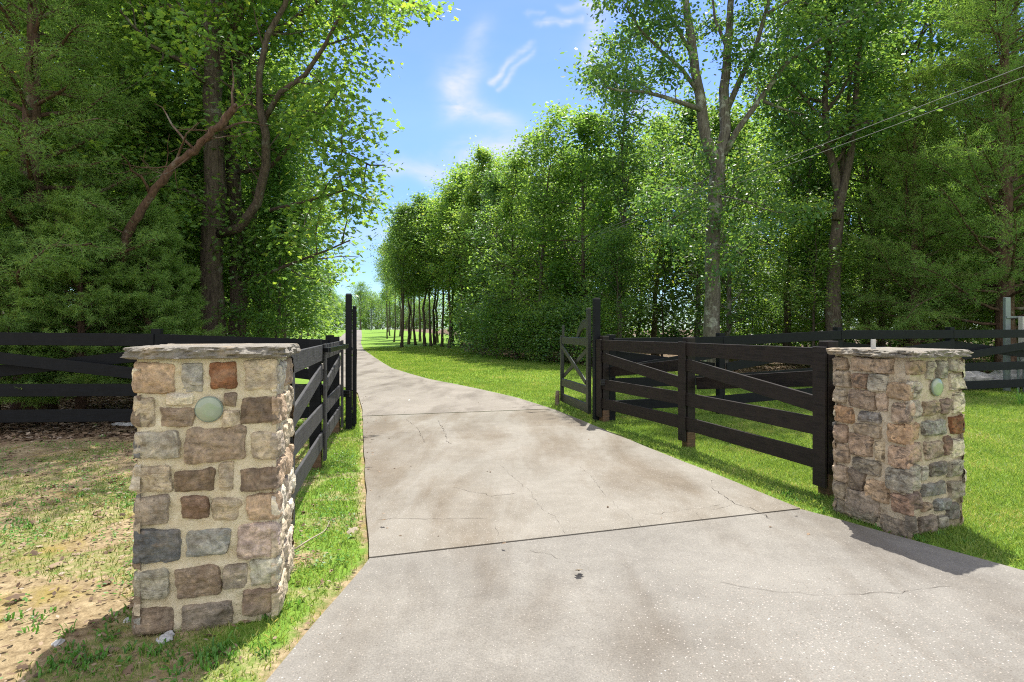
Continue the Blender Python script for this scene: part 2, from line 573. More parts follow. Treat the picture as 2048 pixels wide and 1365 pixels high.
def stone_mat(name='field_stone', dark=.55, lo=.30):
    m, nt, N, L = new_mat(name)
    tc = N('ShaderNodeTexCoord')
    at_ = N('ShaderNodeAttribute'); at_.attribute_name = 'col'
    oc = tc.outputs['Object']
    n1 = noise_n(N, L, 14, 8, .7, oc, .6)
    n2 = noise_n(N, L, 60, 5, .7, oc)
    mp = N('ShaderNodeMapping'); mp.inputs['Scale'].default_value = (1, 1, 2.6); mp.inputs['Rotation'].default_value = (.3, .2, .1)
    L(oc, mp.inputs[0])
    n3 = noise_n(N, L, 7, 7, .75, mp.outputs[0], 1.2)
    v1 = ramp(N, [(.30, (.42, .39, .36)), (.5, (1, 1, 1)), (.70, (1.7, 1.62, 1.5))])
    L(n1.outputs[0], v1.inputs[0])
    c = mixc(N, L, at_.outputs['Color'], v1.outputs[0], 1.0, 'MULTIPLY')
    c = mixc(N, L, c, (1.22, 1.24, 1.22) if name == 'field_stone' else (1.20, 1.20, 1.10), 1.0, 'MULTIPLY')
    n6 = noise_n(N, L, 5.5, 5, .6, oc, 1.0)
    r6 = ramp(N, [(.50, (0, 0, 0)), (.60, (1, 1, 1))]); L(n6.outputs[0], r6.inputs[0])
    f6 = N('ShaderNodeMath'); f6.operation = 'MULTIPLY'; L(r6.outputs[0], f6.inputs[0]); f6.inputs[1].default_value = .24
    c = mixc(N, L, c, (.46, .37, .26), f6.outputs[0])
    r7 = ramp(N, [(.40, (1, 1, 1)), (.47, (0, 0, 0))]); L(n6.outputs[0], r7.inputs[0])
    f7 = N('ShaderNodeMath'); f7.operation = 'MULTIPLY'; L(r7.outputs[0], f7.inputs[0]); f7.inputs[1].default_value = .24
    c = mixc(N, L, c, (.17, .10, .055), f7.outputs[0])
    v2 = ramp(N, [(.56, (0, 0, 0)), (.66, (1, 1, 1))])
    L(n3.outputs[0], v2.inputs[0])
    sc_ = mixc(N, L, c, (.36, .24, .14), .7)
    f2 = N('ShaderNodeMath'); f2.operation = 'MULTIPLY'; L(v2.outputs[0], f2.inputs[0]); f2.inputs[1].default_value = .5
    c = mixc(N, L, c, sc_, f2.outputs[0])
    v3 = ramp(N, [(lo, (1, 1, 1)), (lo + .08, (0, 0, 0))])
    L(n3.outputs[0], v3.inputs[0])
    f3 = N('ShaderNodeMath'); f3.operation = 'MULTIPLY'; L(v3.outputs[0], f3.inputs[0]); f3.inputs[1].default_value = dark
    c = mixc(N, L, c, (.085, .07, .058), f3.outputs[0])
    v4 = ramp(N, [(.35, (.82, .82, .82)), (.65, (1.15, 1.15, 1.15))])
    L(n2.outputs[0], v4.inputs[0])
    c = mixc(N, L, c, v4.outputs[0], 1.0, 'MULTIPLY')
    p = N('ShaderNodeBsdfPrincipled')
    L(c, p.inputs['Base Color'])
    p.inputs['Roughness'].default_value = .85
    p.inputs['Specular IOR Level'].default_value = .3
    b1 = N('ShaderNodeBump'); b1.inputs['Strength'].default_value = 1.0; b1.inputs['Distance'].default_value = .022
    L(n3.outputs[0], b1.inputs['Height'])
    b2 = N('ShaderNodeBump'); b2.inputs['Strength'].default_value = .6; b2.inputs['Distance'].default_value = .004
    L(n2.outputs[0], b2.inputs['Height']); L(b1.outputs[0], b2.inputs['Normal'])
    L(b2.outputs[0], p.inputs['Normal'])
    out = N('ShaderNodeOutputMaterial')
    L(p.outputs[0], out.inputs[0])
    return m


M['stone'] = stone_mat('field_stone', .6, .34)
M['stone_stained'] = stone_mat('stained_field_stone', .75, .40)


def mortar_mat(name, a, b, stain, sf):
    m, nt, N, L = new_mat(name)
    tc = N('ShaderNodeTexCoord')
    n1 = noise_n(N, L, 12, 8, .72, tc.outputs['Object'], .5)
    n2 = noise_n(N, L, 90, 4, .7, tc.outputs['Object'])
    r = ramp(N, [(.3, a), (.7, b)])
    L(n1.outputs[0], r.inputs[0])
    n3 = noise_n(N, L, 3.1, 5, .7, tc.outputs['Object'])
    r3 = ramp(N, [(sf, (0, 0, 0)), (sf + .15, (1, 1, 1))])
    L(n3.outputs[0], r3.inputs[0])
    c = mixc(N, L, r.outputs[0], stain, r3.outputs[0])
    p = N('ShaderNodeBsdfPrincipled')
    L(c, p.inputs['Base Color'])
    p.inputs['Roughness'].default_value = .92
    p.inputs['Specular IOR Level'].default_value = .2
    b1 = N('ShaderNodeBump'); b1.inputs['Strength'].default_value = .8; b1.inputs['Distance'].default_value = .010
    L(n2.outputs[0], b1.inputs['Height'])
    b2 = N('ShaderNodeBump'); b2.inputs['Strength'].default_value = .9; b2.inputs['Distance'].default_value = .03
    L(n1.outputs[0], b2.inputs['Height']); L(b1.outputs[0], b2.inputs['Normal'])
    L(b2.outputs[0], p.inputs['Normal'])
    out = N('ShaderNodeOutputMaterial')
    L(p.outputs[0], out.inputs[0])
    return m


M['mortar'] = mortar_mat('mortar', (.67, .56, .37), (.85, .77, .58), (.60, .49, .26), .60)
M['mortar_old'] = mortar_mat('mortar_old', (.50, .41, .28), (.72, .63, .47), (.22, .17, .11), .54)
M['cap'] = mortar_mat('cap_stone', (.17, .155, .13), (.38, .345, .29), (.40, .31, .20), .52)


def ground_mat():
    """one sheet: lawn soil, sandy dirt, leaf litter; the vertex colour says what lies where"""
    m, nt, N, L = new_mat('ground')
    tc = N('ShaderNodeTexCoord')
    oc = tc.outputs['Object']
    a = N('ShaderNodeAttribute'); a.attribute_name = 'col'
    s = N('ShaderNodeSeparateColor'); L(a.outputs['Color'], s.inputs[0])
    n1 = noise_n(N, L, 1.1, 6, .65, oc)
    n2 = noise_n(N, L, 14, 8, .75, oc, .5)
    n3 = noise_n(N, L, 70, 5, .7, oc)
    n4 = noise_n(N, L, .35, 5, .6, oc)
    # lawn
    lw = ramp(N, [(.3, (.10, .19, .03)), (.5, (.16, .28, .038)), (.7, (.24, .33, .06))])
    L(n2.outputs[0], lw.inputs[0])
    lw2 = ramp(N, [(.3, (.78, .86, .8)), (.7, (1.18, 1.1, 1.1))])
    L(n4.outputs[0], lw2.inputs[0])
    lawn = mixc(N, L, lw.outputs[0], lw2.outputs[0], 1.0, 'MULTIPLY')
    # dirt
    dr = ramp(N, [(.28, (.13, .095, .055)), (.45, (.27, .21, .125)), (.6, (.42, .34, .215)), (.8, (.56, .47, .34))])
    L(n2.outputs[0], dr.inputs[0])
    dv = ramp(N, [(.35, (.72, .66, .60)), (.65, (1.1, 1.08, 1.02))])
    L(n1.outputs[0], dv.inputs[0])
    dirt = mixc(N, L, dr.outputs[0], dv.outputs[0], 1.0, 'MULTIPLY')
    moss = ramp(N, [(.55, (0, 0, 0)), (.66, (1, 1, 1))])
    n5 = noise_n(N, L, 2.0, 5, .6, oc, .5); L(n5.outputs[0], moss.inputs[0])
    fm = N('ShaderNodeMath'); fm.operation = 'MULTIPLY'; L(moss.outputs[0], fm.inputs[0]); fm.inputs[1].default_value = .6
    dirt = mixc(N, L, dirt, (.28, .22, .045), fm.outputs[0])
    # litter
    lt = ramp(N, [(.3, (.035, .025, .018)), (.5, (.12, .08, .05)), (.62, (.24, .17, .11)), (.75, (.36, .28, .21))])
    vo = N('ShaderNodeTexVoronoi'); vo.inputs['Scale'].default_value = 16; L(oc, vo.inputs['Vector'])
    sv_ = N('ShaderNodeSeparateColor'); L(vo.outputs['Color'], sv_.inputs[0])
    mm = mixc(N, L, n2.outputs[0], sv_.outputs[0], .45)
    L(mm, lt.inputs[0])
    # borders broken by noise
    def edge(fac):
        x = N('ShaderNodeMath'); x.operation = 'ADD'
        y = N('ShaderNodeMath'); y.operation = 'MULTIPLY_ADD'
        L(n2.outputs[0], y.inputs[0]); y.inputs[1].default_value = .9; y.inputs[2].default_value = -.45
        L(fac, x.inputs[0]); L(y.outputs[0], x.inputs[1])
        r = ramp(N, [(.35, (0, 0, 0)), (.65, (1, 1, 1))])
        L(x.outputs[0], r.inputs[0])
        return r.outputs[0]
    c = mixc(N, L, lawn, dirt, edge(s.outputs[0]))
    c = mixc(N, L, c, lt.outputs[0], edge(s.outputs[1]))
    fv = ramp(N, [(.3, (.8, .8, .8)), (.7, (1.2, 1.2, 1.2))])
    L(n3.outputs[0], fv.inputs[0])
    c = mixc(N, L, c, fv.outputs[0], 1.0, 'MULTIPLY')
    p = N('ShaderNodeBsdfPrincipled')
    L(c, p.inputs['Base Color'])
    p.inputs['Roughness'].default_value = .95
    p.inputs['Specular IOR Level'].default_value = .15
    b1 = N('ShaderNodeBump'); b1.inputs['Strength'].default_value = .7; b1.inputs['Distance'].default_value = .03
    L(n2.outputs[0], b1.inputs['Height'])
    b2 = N('ShaderNodeBump'); b2.inputs['Strength'].default_value = .6; b2.inputs['Distance'].default_value = .008
    L(n3.outputs[0], b2.inputs['Height']); L(b1.outputs[0], b2.inputs['Normal'])
    L(b2.outputs[0], p.inputs['Normal'])
    out = N('ShaderNodeOutputMaterial')
    L(p.outputs[0], out.inputs[0])
    return m


M['ground'] = ground_mat()


def concrete_mat(name, lo, hi, agg, stain, sf, stain2=None):
    m, nt, N, L = new_mat(name)
    tc = N('ShaderNodeTexCoord')
    oc = tc.outputs['Object']
    n1 = noise_n(N, L, .9, 6, .62, oc)
    n2 = noise_n(N, L, 6, 6, .7, oc)
    n3 = noise_n(N, L, 120, 3, .6, oc)
    r = ramp(N, [(.3, lo), (.7, hi)])
    mm = mixc(N, L, n1.outputs[0], n2.outputs[0], .4)
    L(mm, r.inputs[0])
    c = r.outputs[0]
    # wheel-track and water stains drawn out along the drive
    mp = N('ShaderNodeMapping'); mp.inputs['Rotation'].default_value = (0, 0, math.radians(-15)); mp.inputs['Scale'].default_value = (1.0, .28, 1)
    L(oc, mp.inputs[0])
    n4 = noise_n(N, L, 1.25, 5, .6, mp.outputs[0], .3)
    r4 = ramp(N, [(sf, (0, 0, 0)), (sf + .17, (1, 1, 1))])
    L(n4.outputs[0], r4.inputs[0])
    c = mixc(N, L, c, mixc(N, L, c, stain, 1.0, 'MULTIPLY'), r4.outputs[0])
    # exposed aggregate
    vo = N('ShaderNodeTexVoronoi'); vo.inputs['Scale'].default_value = 92; L(oc, vo.inputs['Vector'])
    sc_ = N('ShaderNodeSeparateColor'); L(vo.outputs['Color'], sc_.inputs[0])
    rr_ = N('ShaderNodeMath'); rr_.operation = 'MULTIPLY_ADD'; L(sc_.outputs[2], rr_.inputs[0]); rr_.inputs[1].default_value = .34; rr_.inputs[2].default_value = .08
    lt = N('ShaderNodeMath'); lt.operation = 'LESS_THAN'; L(vo.outputs['Distance'], lt.inputs[0]); L(rr_.outputs[0], lt.inputs[1])
    gt = N('ShaderNodeMath'); gt.operation = 'GREATER_THAN'; L(sc_.outputs[1], gt.inputs[0]); gt.inputs[1].default_value = .35
    fa = N('ShaderNodeMath'); fa.operation = 'MULTIPLY'; L(lt.outputs[0], fa.inputs[0]); L(gt.outputs[0], fa.inputs[1])
    fb = N('ShaderNodeMath'); fb.operation = 'MULTIPLY'; L(fa.outputs[0], fb.inputs[0]); fb.inputs[1].default_value = agg
    pr = ramp(N, [(0, (.10, .085, .07)), (.35, (.26, .22, .18)), (.85, (.38, .34, .30)), (1, (.52, .48, .44))])
    L(sc_.outputs[0], pr.inputs[0])
    c = mixc(N, L, c, pr.outputs[0], fb.outputs[0])
    v3 = ramp(N, [(.3, (.72, .72, .72)), (.7, (1.25, 1.25, 1.25))])
    L(n3.outputs[0], v3.inputs[0])
    c = mixc(N, L, c, v3.outputs[0], .8, 'MULTIPLY')
    p = N('ShaderNodeBsdfPrincipled')
    L(c, p.inputs['Base Color'])
    p.inputs['Roughness'].default_value = .88
    p.inputs['Specular IOR Level'].default_value = .25
    b1 = N('ShaderNodeBump'); b1.inputs['Strength'].default_value = .45; b1.inputs['Distance'].default_value = .004
    L(n3.outputs[0], b1.inputs['Height'])
    L(b1.outputs[0], p.inputs['Normal'])
    out = N('ShaderNodeOutputMaterial')
    L(p.outputs[0], out.inputs[0])
    return m


M['apron'] = concrete_mat('apron_concrete', (.150, .138, .120), (.255, .238, .208), .8, (.72, .68, .64), .47)
M['slab'] = concrete_mat('slab_concrete', (.172, .155, .127), (.278, .256, .219), .5, (.70, .64, .57), .44)
M['slab_far'] = concrete_mat('far_concrete', (.185, .163, .137), (.285, .255, .22), .3, (.62, .60, .58), .48)

# ------------------------------------------------------------------ terrain and driveway
R_EDGE = np.array([(-6, 12), (0, 6.3), (1.5, 4.7), (2.4, 4.05), (3.0, 3.62), (3.54, 3.18), (4.03, 2.87), (4.54, 2.56), (4.76, 2.41), (7.5, 1.66), (10.8, .77),
                   (12.7, -.27 + .35), (14.4, -.81), (15.7, -1.55), (17.3, -2.5), (19.4, -3.45), (22.2, -4.67), (27.6, -6.41), (43, -11.2),
                   (60, -15.9), (90, -23.7), (130, -34.3), (185, -48.9), (230, -61), (400, -106)])
L_EDGE = np.array([(-6, -1.6), (0, -1.3), (2.43, -1.05), (3.72, -.93), (3.76, -.943), (8.5, -2.22), (11, -2.89), (13.7, -3.72), (15.5, -4.7), (17.3, -5.7),
                   (19.4, -6.75), (22.2, -8.0), (27.6, -9.8), (43, -14.6), (60, -19.3), (90, -27.1), (130, -37.7), (185, -52.3), (230, -64.4), (400, -109.4)])


def redge(Y): return np.interp(Y, R_EDGE[:, 0], R_EDGE[:, 1])
def ledge(Y): return np.interp(Y, L_EDGE[:, 0], L_EDGE[:, 1])


def gh(X, Y):
    X = np.asarray(X, float); Y = np.asarray(Y, float)
    z = .14 * sstep(1.2, 6, X - redge(Y)) * sstep(5.5, 10, Y)
    z = z + .12 * sstep(.7, 3.6, ledge(Y) - X) * sstep(4, 7.2, Y) * (1 - sstep(25, 60, Y))
    z = z + 1.46 * sstep(34, 186, Y)
    off = np.maximum(ledge(Y) - X, X - redge(Y))
    z = z - 5 * sstep(190, 260, Y)
    z = z + sstep(.3, 1.5, off) * (.035 * (fbm(X * .8, Y * .8, 3) - .5) + .012 * (fbm(X * 5, Y * 5, 2) - .5))
    z = z - .03 * sstep(.25, -.05, off)
    return z


def lawn_masks(X, Y):
    """dirt and litter shares of the ground"""
    le, re = ledge(Y), redge(Y)
    n = fbm(X * 1.3, Y * 1.3, 4) - .5
    left = sstep(.14, .55, (le - X + n * .9) * np.where(Y > 3.6, np.interp(Y, [3.6, 4.2, 8], [1, .62, .55]), 1)) * (1 - sstep(8, 9, Y))
    # grassy stretches inside the dirt, as seen nearest the camera
    patch = sstep(.50, .60, fbm(X * 1.7 + 5, Y * 1.7 + 2, 4) + .16 * np.exp(-((Y - 4.1) / .8) ** 2) - .04 * sstep(5.2, 6.2, Y))
    dirt = left * (1 - .44 * patch)
    edge = sstep(.16, .0, np.minimum(np.abs(X - re), np.abs(X - le)) + n * .12) * (Y < 14) * .7
    strip = .55 * np.exp(-((X - (re + .42)) / .22) ** 2) * (Y > 4.5) * (Y < 9) * sstep(-.05, .15, n)
    verge = .5 * sstep(.50, .62, fbm(X * 3.1 + 40, Y * 3.1 + 11, 4)) * (X < le) * (Y < 8)
    dirt = np.maximum(np.maximum(dirt, verge), np.maximum(edge, strip))
    fl = np.interp(X, [-12, -7.1, -4.7, -2.6, 0], [6.6, 6.9, 7.2, 7.9, 9.0])
    lit_l = sstep(-.25, .35, Y - fl + n * .8) * (X < le - .5) * sstep(.6, 1.6, le - X)
    lit_l = lit_l * (1 - sstep(60, 90, Y))
    wood = np.interp(X, [-60, -9.3, -6.6, -2.8, 1.0, 3.5, 6.5, 10, 16, 60], [240, 90, 70, 34, 25.5, 19.5, 17.0, 15.0, 13.6, 12])
    lit_r = sstep(-.3, .7, Y - wood + n * 1.6) * (X > re + 1)
    return dirt, np.clip(np.maximum(lit_l, lit_r), 0, 1)


def terrain():
    def axis(lo, hi, dens, far_lo, far_hi, k=1.09):
        a = list(np.arange(lo, hi, dens))
        s = dens
        x = a[-1]
        while x < far_hi:
            s *= k
            x += s
            a.append(x)
        s = dens
        x = a[0]
        b = []
        while x > far_lo:
            s *= k
            x -= s
            b.append(x)
        return np.array(b[::-1] + a)
    xs = axis(-7, 8, .09, -900, 900)
    ys = axis(1.5, 13, .09, -60, 1600, 1.05)
    X, Y = np.meshgrid(xs, ys)
    Z = gh(X, Y)
    d, l = lawn_masks(X.ravel(), Y.ravel())
    V = np.stack([X.ravel(), Y.ravel(), Z.ravel()], 1)
    nx = len(xs)
    i = (np.arange(len(ys) - 1)[:, None] * nx + np.arange(nx - 1)[None]).ravel()
    q = np.stack([i, i + 1, i + nx + 1, i + nx], 1)
    me = mesh_np('ground', V, [q], True, np.stack([d, l, l * 0], 1))
    tag(link('ground', me, M['ground']), kind='structure')


terrain()


def drive():
    """concrete slabs with real joints between them, each a sheet with a rim"""
    # joint lines run square across the drive: given as (Y on the left edge, Y on the right edge)
    joints = [(-5.5, -9), (3.735, 4.755), (9.86, 10.75), (15.2, 16.2), (20.2, 21.5), (25.2, 26.6), (31, 32.6), (37, 38.8)] + [(y, y + 2.0) for y in range(44, 232, 7)]
    for k in range(len(joints) - 1):
        (l0, r0), (l1, r1) = joints[k], joints[k + 1]
        gap = .015 if k < 3 else .010
        if k == 0:
            gap = .004
        nu, nv = (40, 70) if k < 2 else (14, 16)
        V = []
        for j in range(nv + 1):
            t = j / nv
            ga = .075 if k == 2 else gap / 2
            gb = .02 if k == 1 else gap / 2
            yl = l0 + ga + (l1 - l0 - ga - gb) * t
            yr = r0 + ga + (r1 - r0 - ga - gb) * t
            xl, xr = float(ledge(yl)), float(redge(yr))
            if k == 0:
                # the apron keeps a straight far edge and flares near the road
                pass
            for i in range(nu + 1):
                u = i / nu
                x = xl + (xr - xl) * u
                y = yl + (yr - yl) * u
                z = float(gh((ledge(y) + redge(y)) / 2, y)) + .032
                w = .012 * (float(fbm(y * 1.7, 3.0 if i == 0 else 8.0, 3)) - .5) * 2
                if i in (0, nu) and k < 3:
                    x += w
                z += .006 * (float(vnoise(x * .7, y * .7)) - .5)
                if k == 1:
                    z += .006
                V.append((x, y, z))
        top = np.array(V)
        q = []
        n1 = nu + 1
        for j in range(nv):
            for i in range(nu):
                a = j * n1 + i
                q.append((a, a + 1, a + n1 + 1, a + n1))
        # rim going down
        ring = [i for i in range(n1)] + [j * n1 + nu for j in range(1, nv + 1)] + [nv * n1 + i for i in range(nu - 1, -1, -1)] + [j * n1 for j in range(nv - 1, 0, -1)]
        base = len(top)
        low = top[ring] - np.array([0, 0, .10])
        rq = [(ring[i], base + i, base + (i + 1) % len(ring), ring[(i + 1) % len(ring)]) for i in range(len(ring))]
        me = mesh_np('driveway', np.concatenate([top, low]), [np.array(q), np.array(rq)], False)
        o = link('driveway' if k else 'driveway_apron', me, M['apron'] if k == 0 else (M['slab'] if k == 1 else M['slab_far']))
        tag(o, kind='structure')
        yield o


SLABS = list(drive())


def pg(px, py, dz=.0):
    """a point of the photograph laid on level ground"""
    Y = F * (CH - dz) / (py - HZ)
    return np.array([(px - 1024) / F * Y, Y, dz])


def cracks():
    r = np.random.default_rng(5)
    groups = {0: [
        ([(1060, 1092), (1100, 1100), (1125, 1112), (1170, 1120)], .006),
        ([(1440, 1153), (1490, 1162), (1560, 1172), (1640, 1177), (1695, 1178), (1745, 1176), (1800, 1175), (1850, 1166), (1900, 1162)], .005)],
        1: [([(752, 1034), (775, 1032), (800, 1030), (850, 1032), (900, 1031), (945, 1031), (978, 1030)], .009),
            ([(1425, 955), (1424, 972), (1450, 988), (1462, 998), (1478, 1006), (1500, 1010), (1520, 1020), (1545, 1032)], .010),
            ([(1290, 1024), (1330, 1020), (1370, 1014), (1400, 1012), (1440, 1004)], .006),
            ([(1460, 1005), (1435, 1012), (1398, 1018), (1396, 1028), (1420, 1044)], .005),
            ([(990, 1044), (1000, 1060), (1004, 1078)], .004),
            ([(1000, 925), (1040, 960), (1062, 978), (1066, 990), (1086, 1014), (1108, 1026), (1130, 1060)], .005),
            ([(1160, 930), (1180, 945), (1210, 985), (1250, 1020), (1290, 1050)], .004),
            ([(876, 838), (880, 845), (886, 855), (892, 868), (895, 880), (903, 884)], .012),
            ([(812, 836), (835, 853), (843, 868), (850, 882)], .010),
            ([(905, 968), (935, 976), (960, 980), (985, 986), (1010, 984), (1030, 980)], .008),
            ([(738, 866), (790, 862), (850, 860), (920, 857), (1000, 853), (1060, 848), (1110, 847)], .009)]}
    for k, ls in groups.items():
        mb = MB()
        for pts, w in ls:
            P = np.array([pg(x, y, .036)[:2] for x, y in pts])
            # subdivide and jitter
            Q = [P[0]]
            for a, b in zip(P[:-1], P[1:]):
                n = max(2, int(np.linalg.norm(b - a) / .045))
                for t in range(1, n + 1):
                    Q.append(a + (b - a) * t / n)
            Q = np.array(Q)
            Q[1:-1] += r.normal(0, .008, Q[1:-1].shape)
            T = np.gradient(Q, axis=0); T /= np.linalg.norm(T, axis=1)[:, None]
            Nn = np.stack([-T[:, 1], T[:, 0]], 1)
            ww = w * .30 * r.uniform(.05, 1.3, len(Q)) * (.35 + .9 * vnoise(Q[:, 0] * 5, Q[:, 1] * 5)); ww[0] = ww[-1] = .0006
            z = np.array([float(gh((ledge(y) + redge(y)) / 2, y)) + .032 + (.006 if k == 1 else 0) + .006 * (float(vnoise(x * .7, y * .7)) - .5) + .003 for x, y in Q])
            V = np.concatenate([np.c_[Q + Nn * ww[:, None], z], np.c_[Q - Nn * ww[:, None], z]])
            n = len(Q)
            i = np.arange(n - 1)
            mb.add(V, [np.stack([i, i + 1, n + i + 1, n + i], 1)])
        mb.build('crack', M['crack'], SLABS[k])


cracks()


# ------------------------------------------------------------------ stone gate pillars
TAN, PINK, GREY, DARK, BLUE, CREAM, BROWN, RUST = ((.44, .365, .265), (.40, .29, .20), (.33, .31, .27), (.17, .125, .09), (.13, .135, .14),
                                                   (.58, .52, .42), (.27, .205, .15), (.20, .09, .045))


def stone_geo(mb, mapf, u0, v0, u1, v1, col, seed, depth=.030, rough=1.0):
    """one rough stone on a wall face; mapf(u, v, w) gives the place of face coordinates and height above the face"""
    r = random.Random(seed)
    w, h = u1 - u0, v1 - v0
    n, m = max(9, int(w / .009)), max(8, int(h / .009))
    sk = [(r.uniform(-.05, .05) * w, r.uniform(-.06, .06) * h) for _ in range(4)]
    cut = [r.uniform(0, .30) if r.random() < .6 else 0 for _ in range(4)]
    planes = [(r.uniform(-.5, .5), r.uniform(-.5, .5), r.uniform(.75, 1.25)) for _ in range(4)]
    off = r.uniform(0, 100)
    V = np.zeros((n + 1, m + 1, 3))
    px = r.uniform(7, 16)
    for i in range(n + 1):
        for j in range(m + 1):
            s, t = i / n * 2 - 1, j / m * 2 - 1
            d = (abs(s) ** px + abs(t) ** px) ** (1 / px)
            k = max(abs(s), abs(t)) / d if d > 0 else 1
            s2, t2 = s * k, t * k
            # chipped corners
            ci = (s > 0) + 2 * (t > 0)
            q0 = abs(s2) + abs(t2) - (2 - cut[ci])
            if q0 > 0:
                kk = 1 - q0 / (abs(s2) + abs(t2))
                s2 *= kk; t2 *= kk
            a, b = (s2 + 1) / 2, (t2 + 1) / 2
            ju = sk[0][0] * (1 - a) * (1 - b) + sk[1][0] * a * (1 - b) + sk[2][0] * a * b + sk[3][0] * (1 - a) * b
            jv = sk[0][1] * (1 - a) * (1 - b) + sk[1][1] * a * (1 - b) + sk[2][1] * a * b + sk[3][1] * (1 - a) * b
            u = u0 + w * a + ju
            v = v0 + h * b + jv
            e = max(abs(s), abs(t))
            rim = (noise.noise(Vector((u * 20, v * 20, off))) * .011 + noise.noise(Vector((u * 55, v * 55, off))) * .005) * (e ** 3)
            if abs(s) > abs(t):
                u += rim * (1 if s > 0 else -1)
            else:
                v += rim * (1 if t > 0 else -1)
            ed = (1 - e) * min(n, m) / 2
            f = 0.0 if ed < .5 else (.86 if ed < 1.5 else (.97 if ed < 2.5 else 1.0))
            pl = min(p0 * s2 + p1 * t2 + p2 for p0, p1, p2 in planes)
            q = noise.noise(Vector((u * 13, v * 13, off + 7)))
            q2 = noise.noise(Vector((u * 40, v * 40, off + 3)))
            hh = depth * (.72 * pl + rough * (.42 * q + .20 * q2))
            wz = -.02 * (1 - f) + max(.003, hh) * f
            V[i, j] = mapf(u, v, wz)
    idx = np.arange((n + 1) * (m + 1)).reshape(n + 1, m + 1)
    q = np.stack([idx[:-1, :-1], idx[1:, :-1], idx[1:, 1:], idx[:-1, 1:]], -1).reshape(-1, 4)
    c = np.array(col) * r.uniform(.88, 1.12)
    mb.add(V.reshape(-1, 3), [q], np.tile(c, ((n + 1) * (m + 1), 1)))


def random_face(S, H, seed, big=(.10, .26), pal=None):
    r = random.Random(seed)
    pal = pal or [TAN, TAN, PINK, GREY, DARK, BLUE, BROWN, BROWN, TAN, CREAM]
    out = []
    v = .01
    while v < H - .06:
        h = min(r.uniform(.12, .18), H - v - .012)
        if H - v - h < .09:
            h = H - v - .012
        u = .0
        while u < S - .04:
            w = r.uniform(*big)
            if S - u - w < .09:
                w = S - u
            c = r.choice(pal)
            if w < .17 and r.random() < .25:
                k = r.uniform(.4, .6)
                out.append((u + .01, v + .008, u + w - .012, v + h * k - .006, c))
                out.append((u + .012, v + h * k + .012, u + w - .012, v + h - .008, r.choice([TAN, GREY, PINK])))
            else:
                out.append((u + .008, v + .008 + r.uniform(0, .02), u + w - .012, v + h - .008 - r.uniform(0, .02), c))
            u += w
        v += h
    return out


def from_px(lst, x0, x1, y0, y1, S, H):
    return [((a - x0) / (x1 - x0) * S, (y1 - d) / (y1 - y0) * H, (c - x0) / (x1 - x0) * S, (y1 - b) / (y1 - y0) * H, col) for a, b, c, d, col in lst]


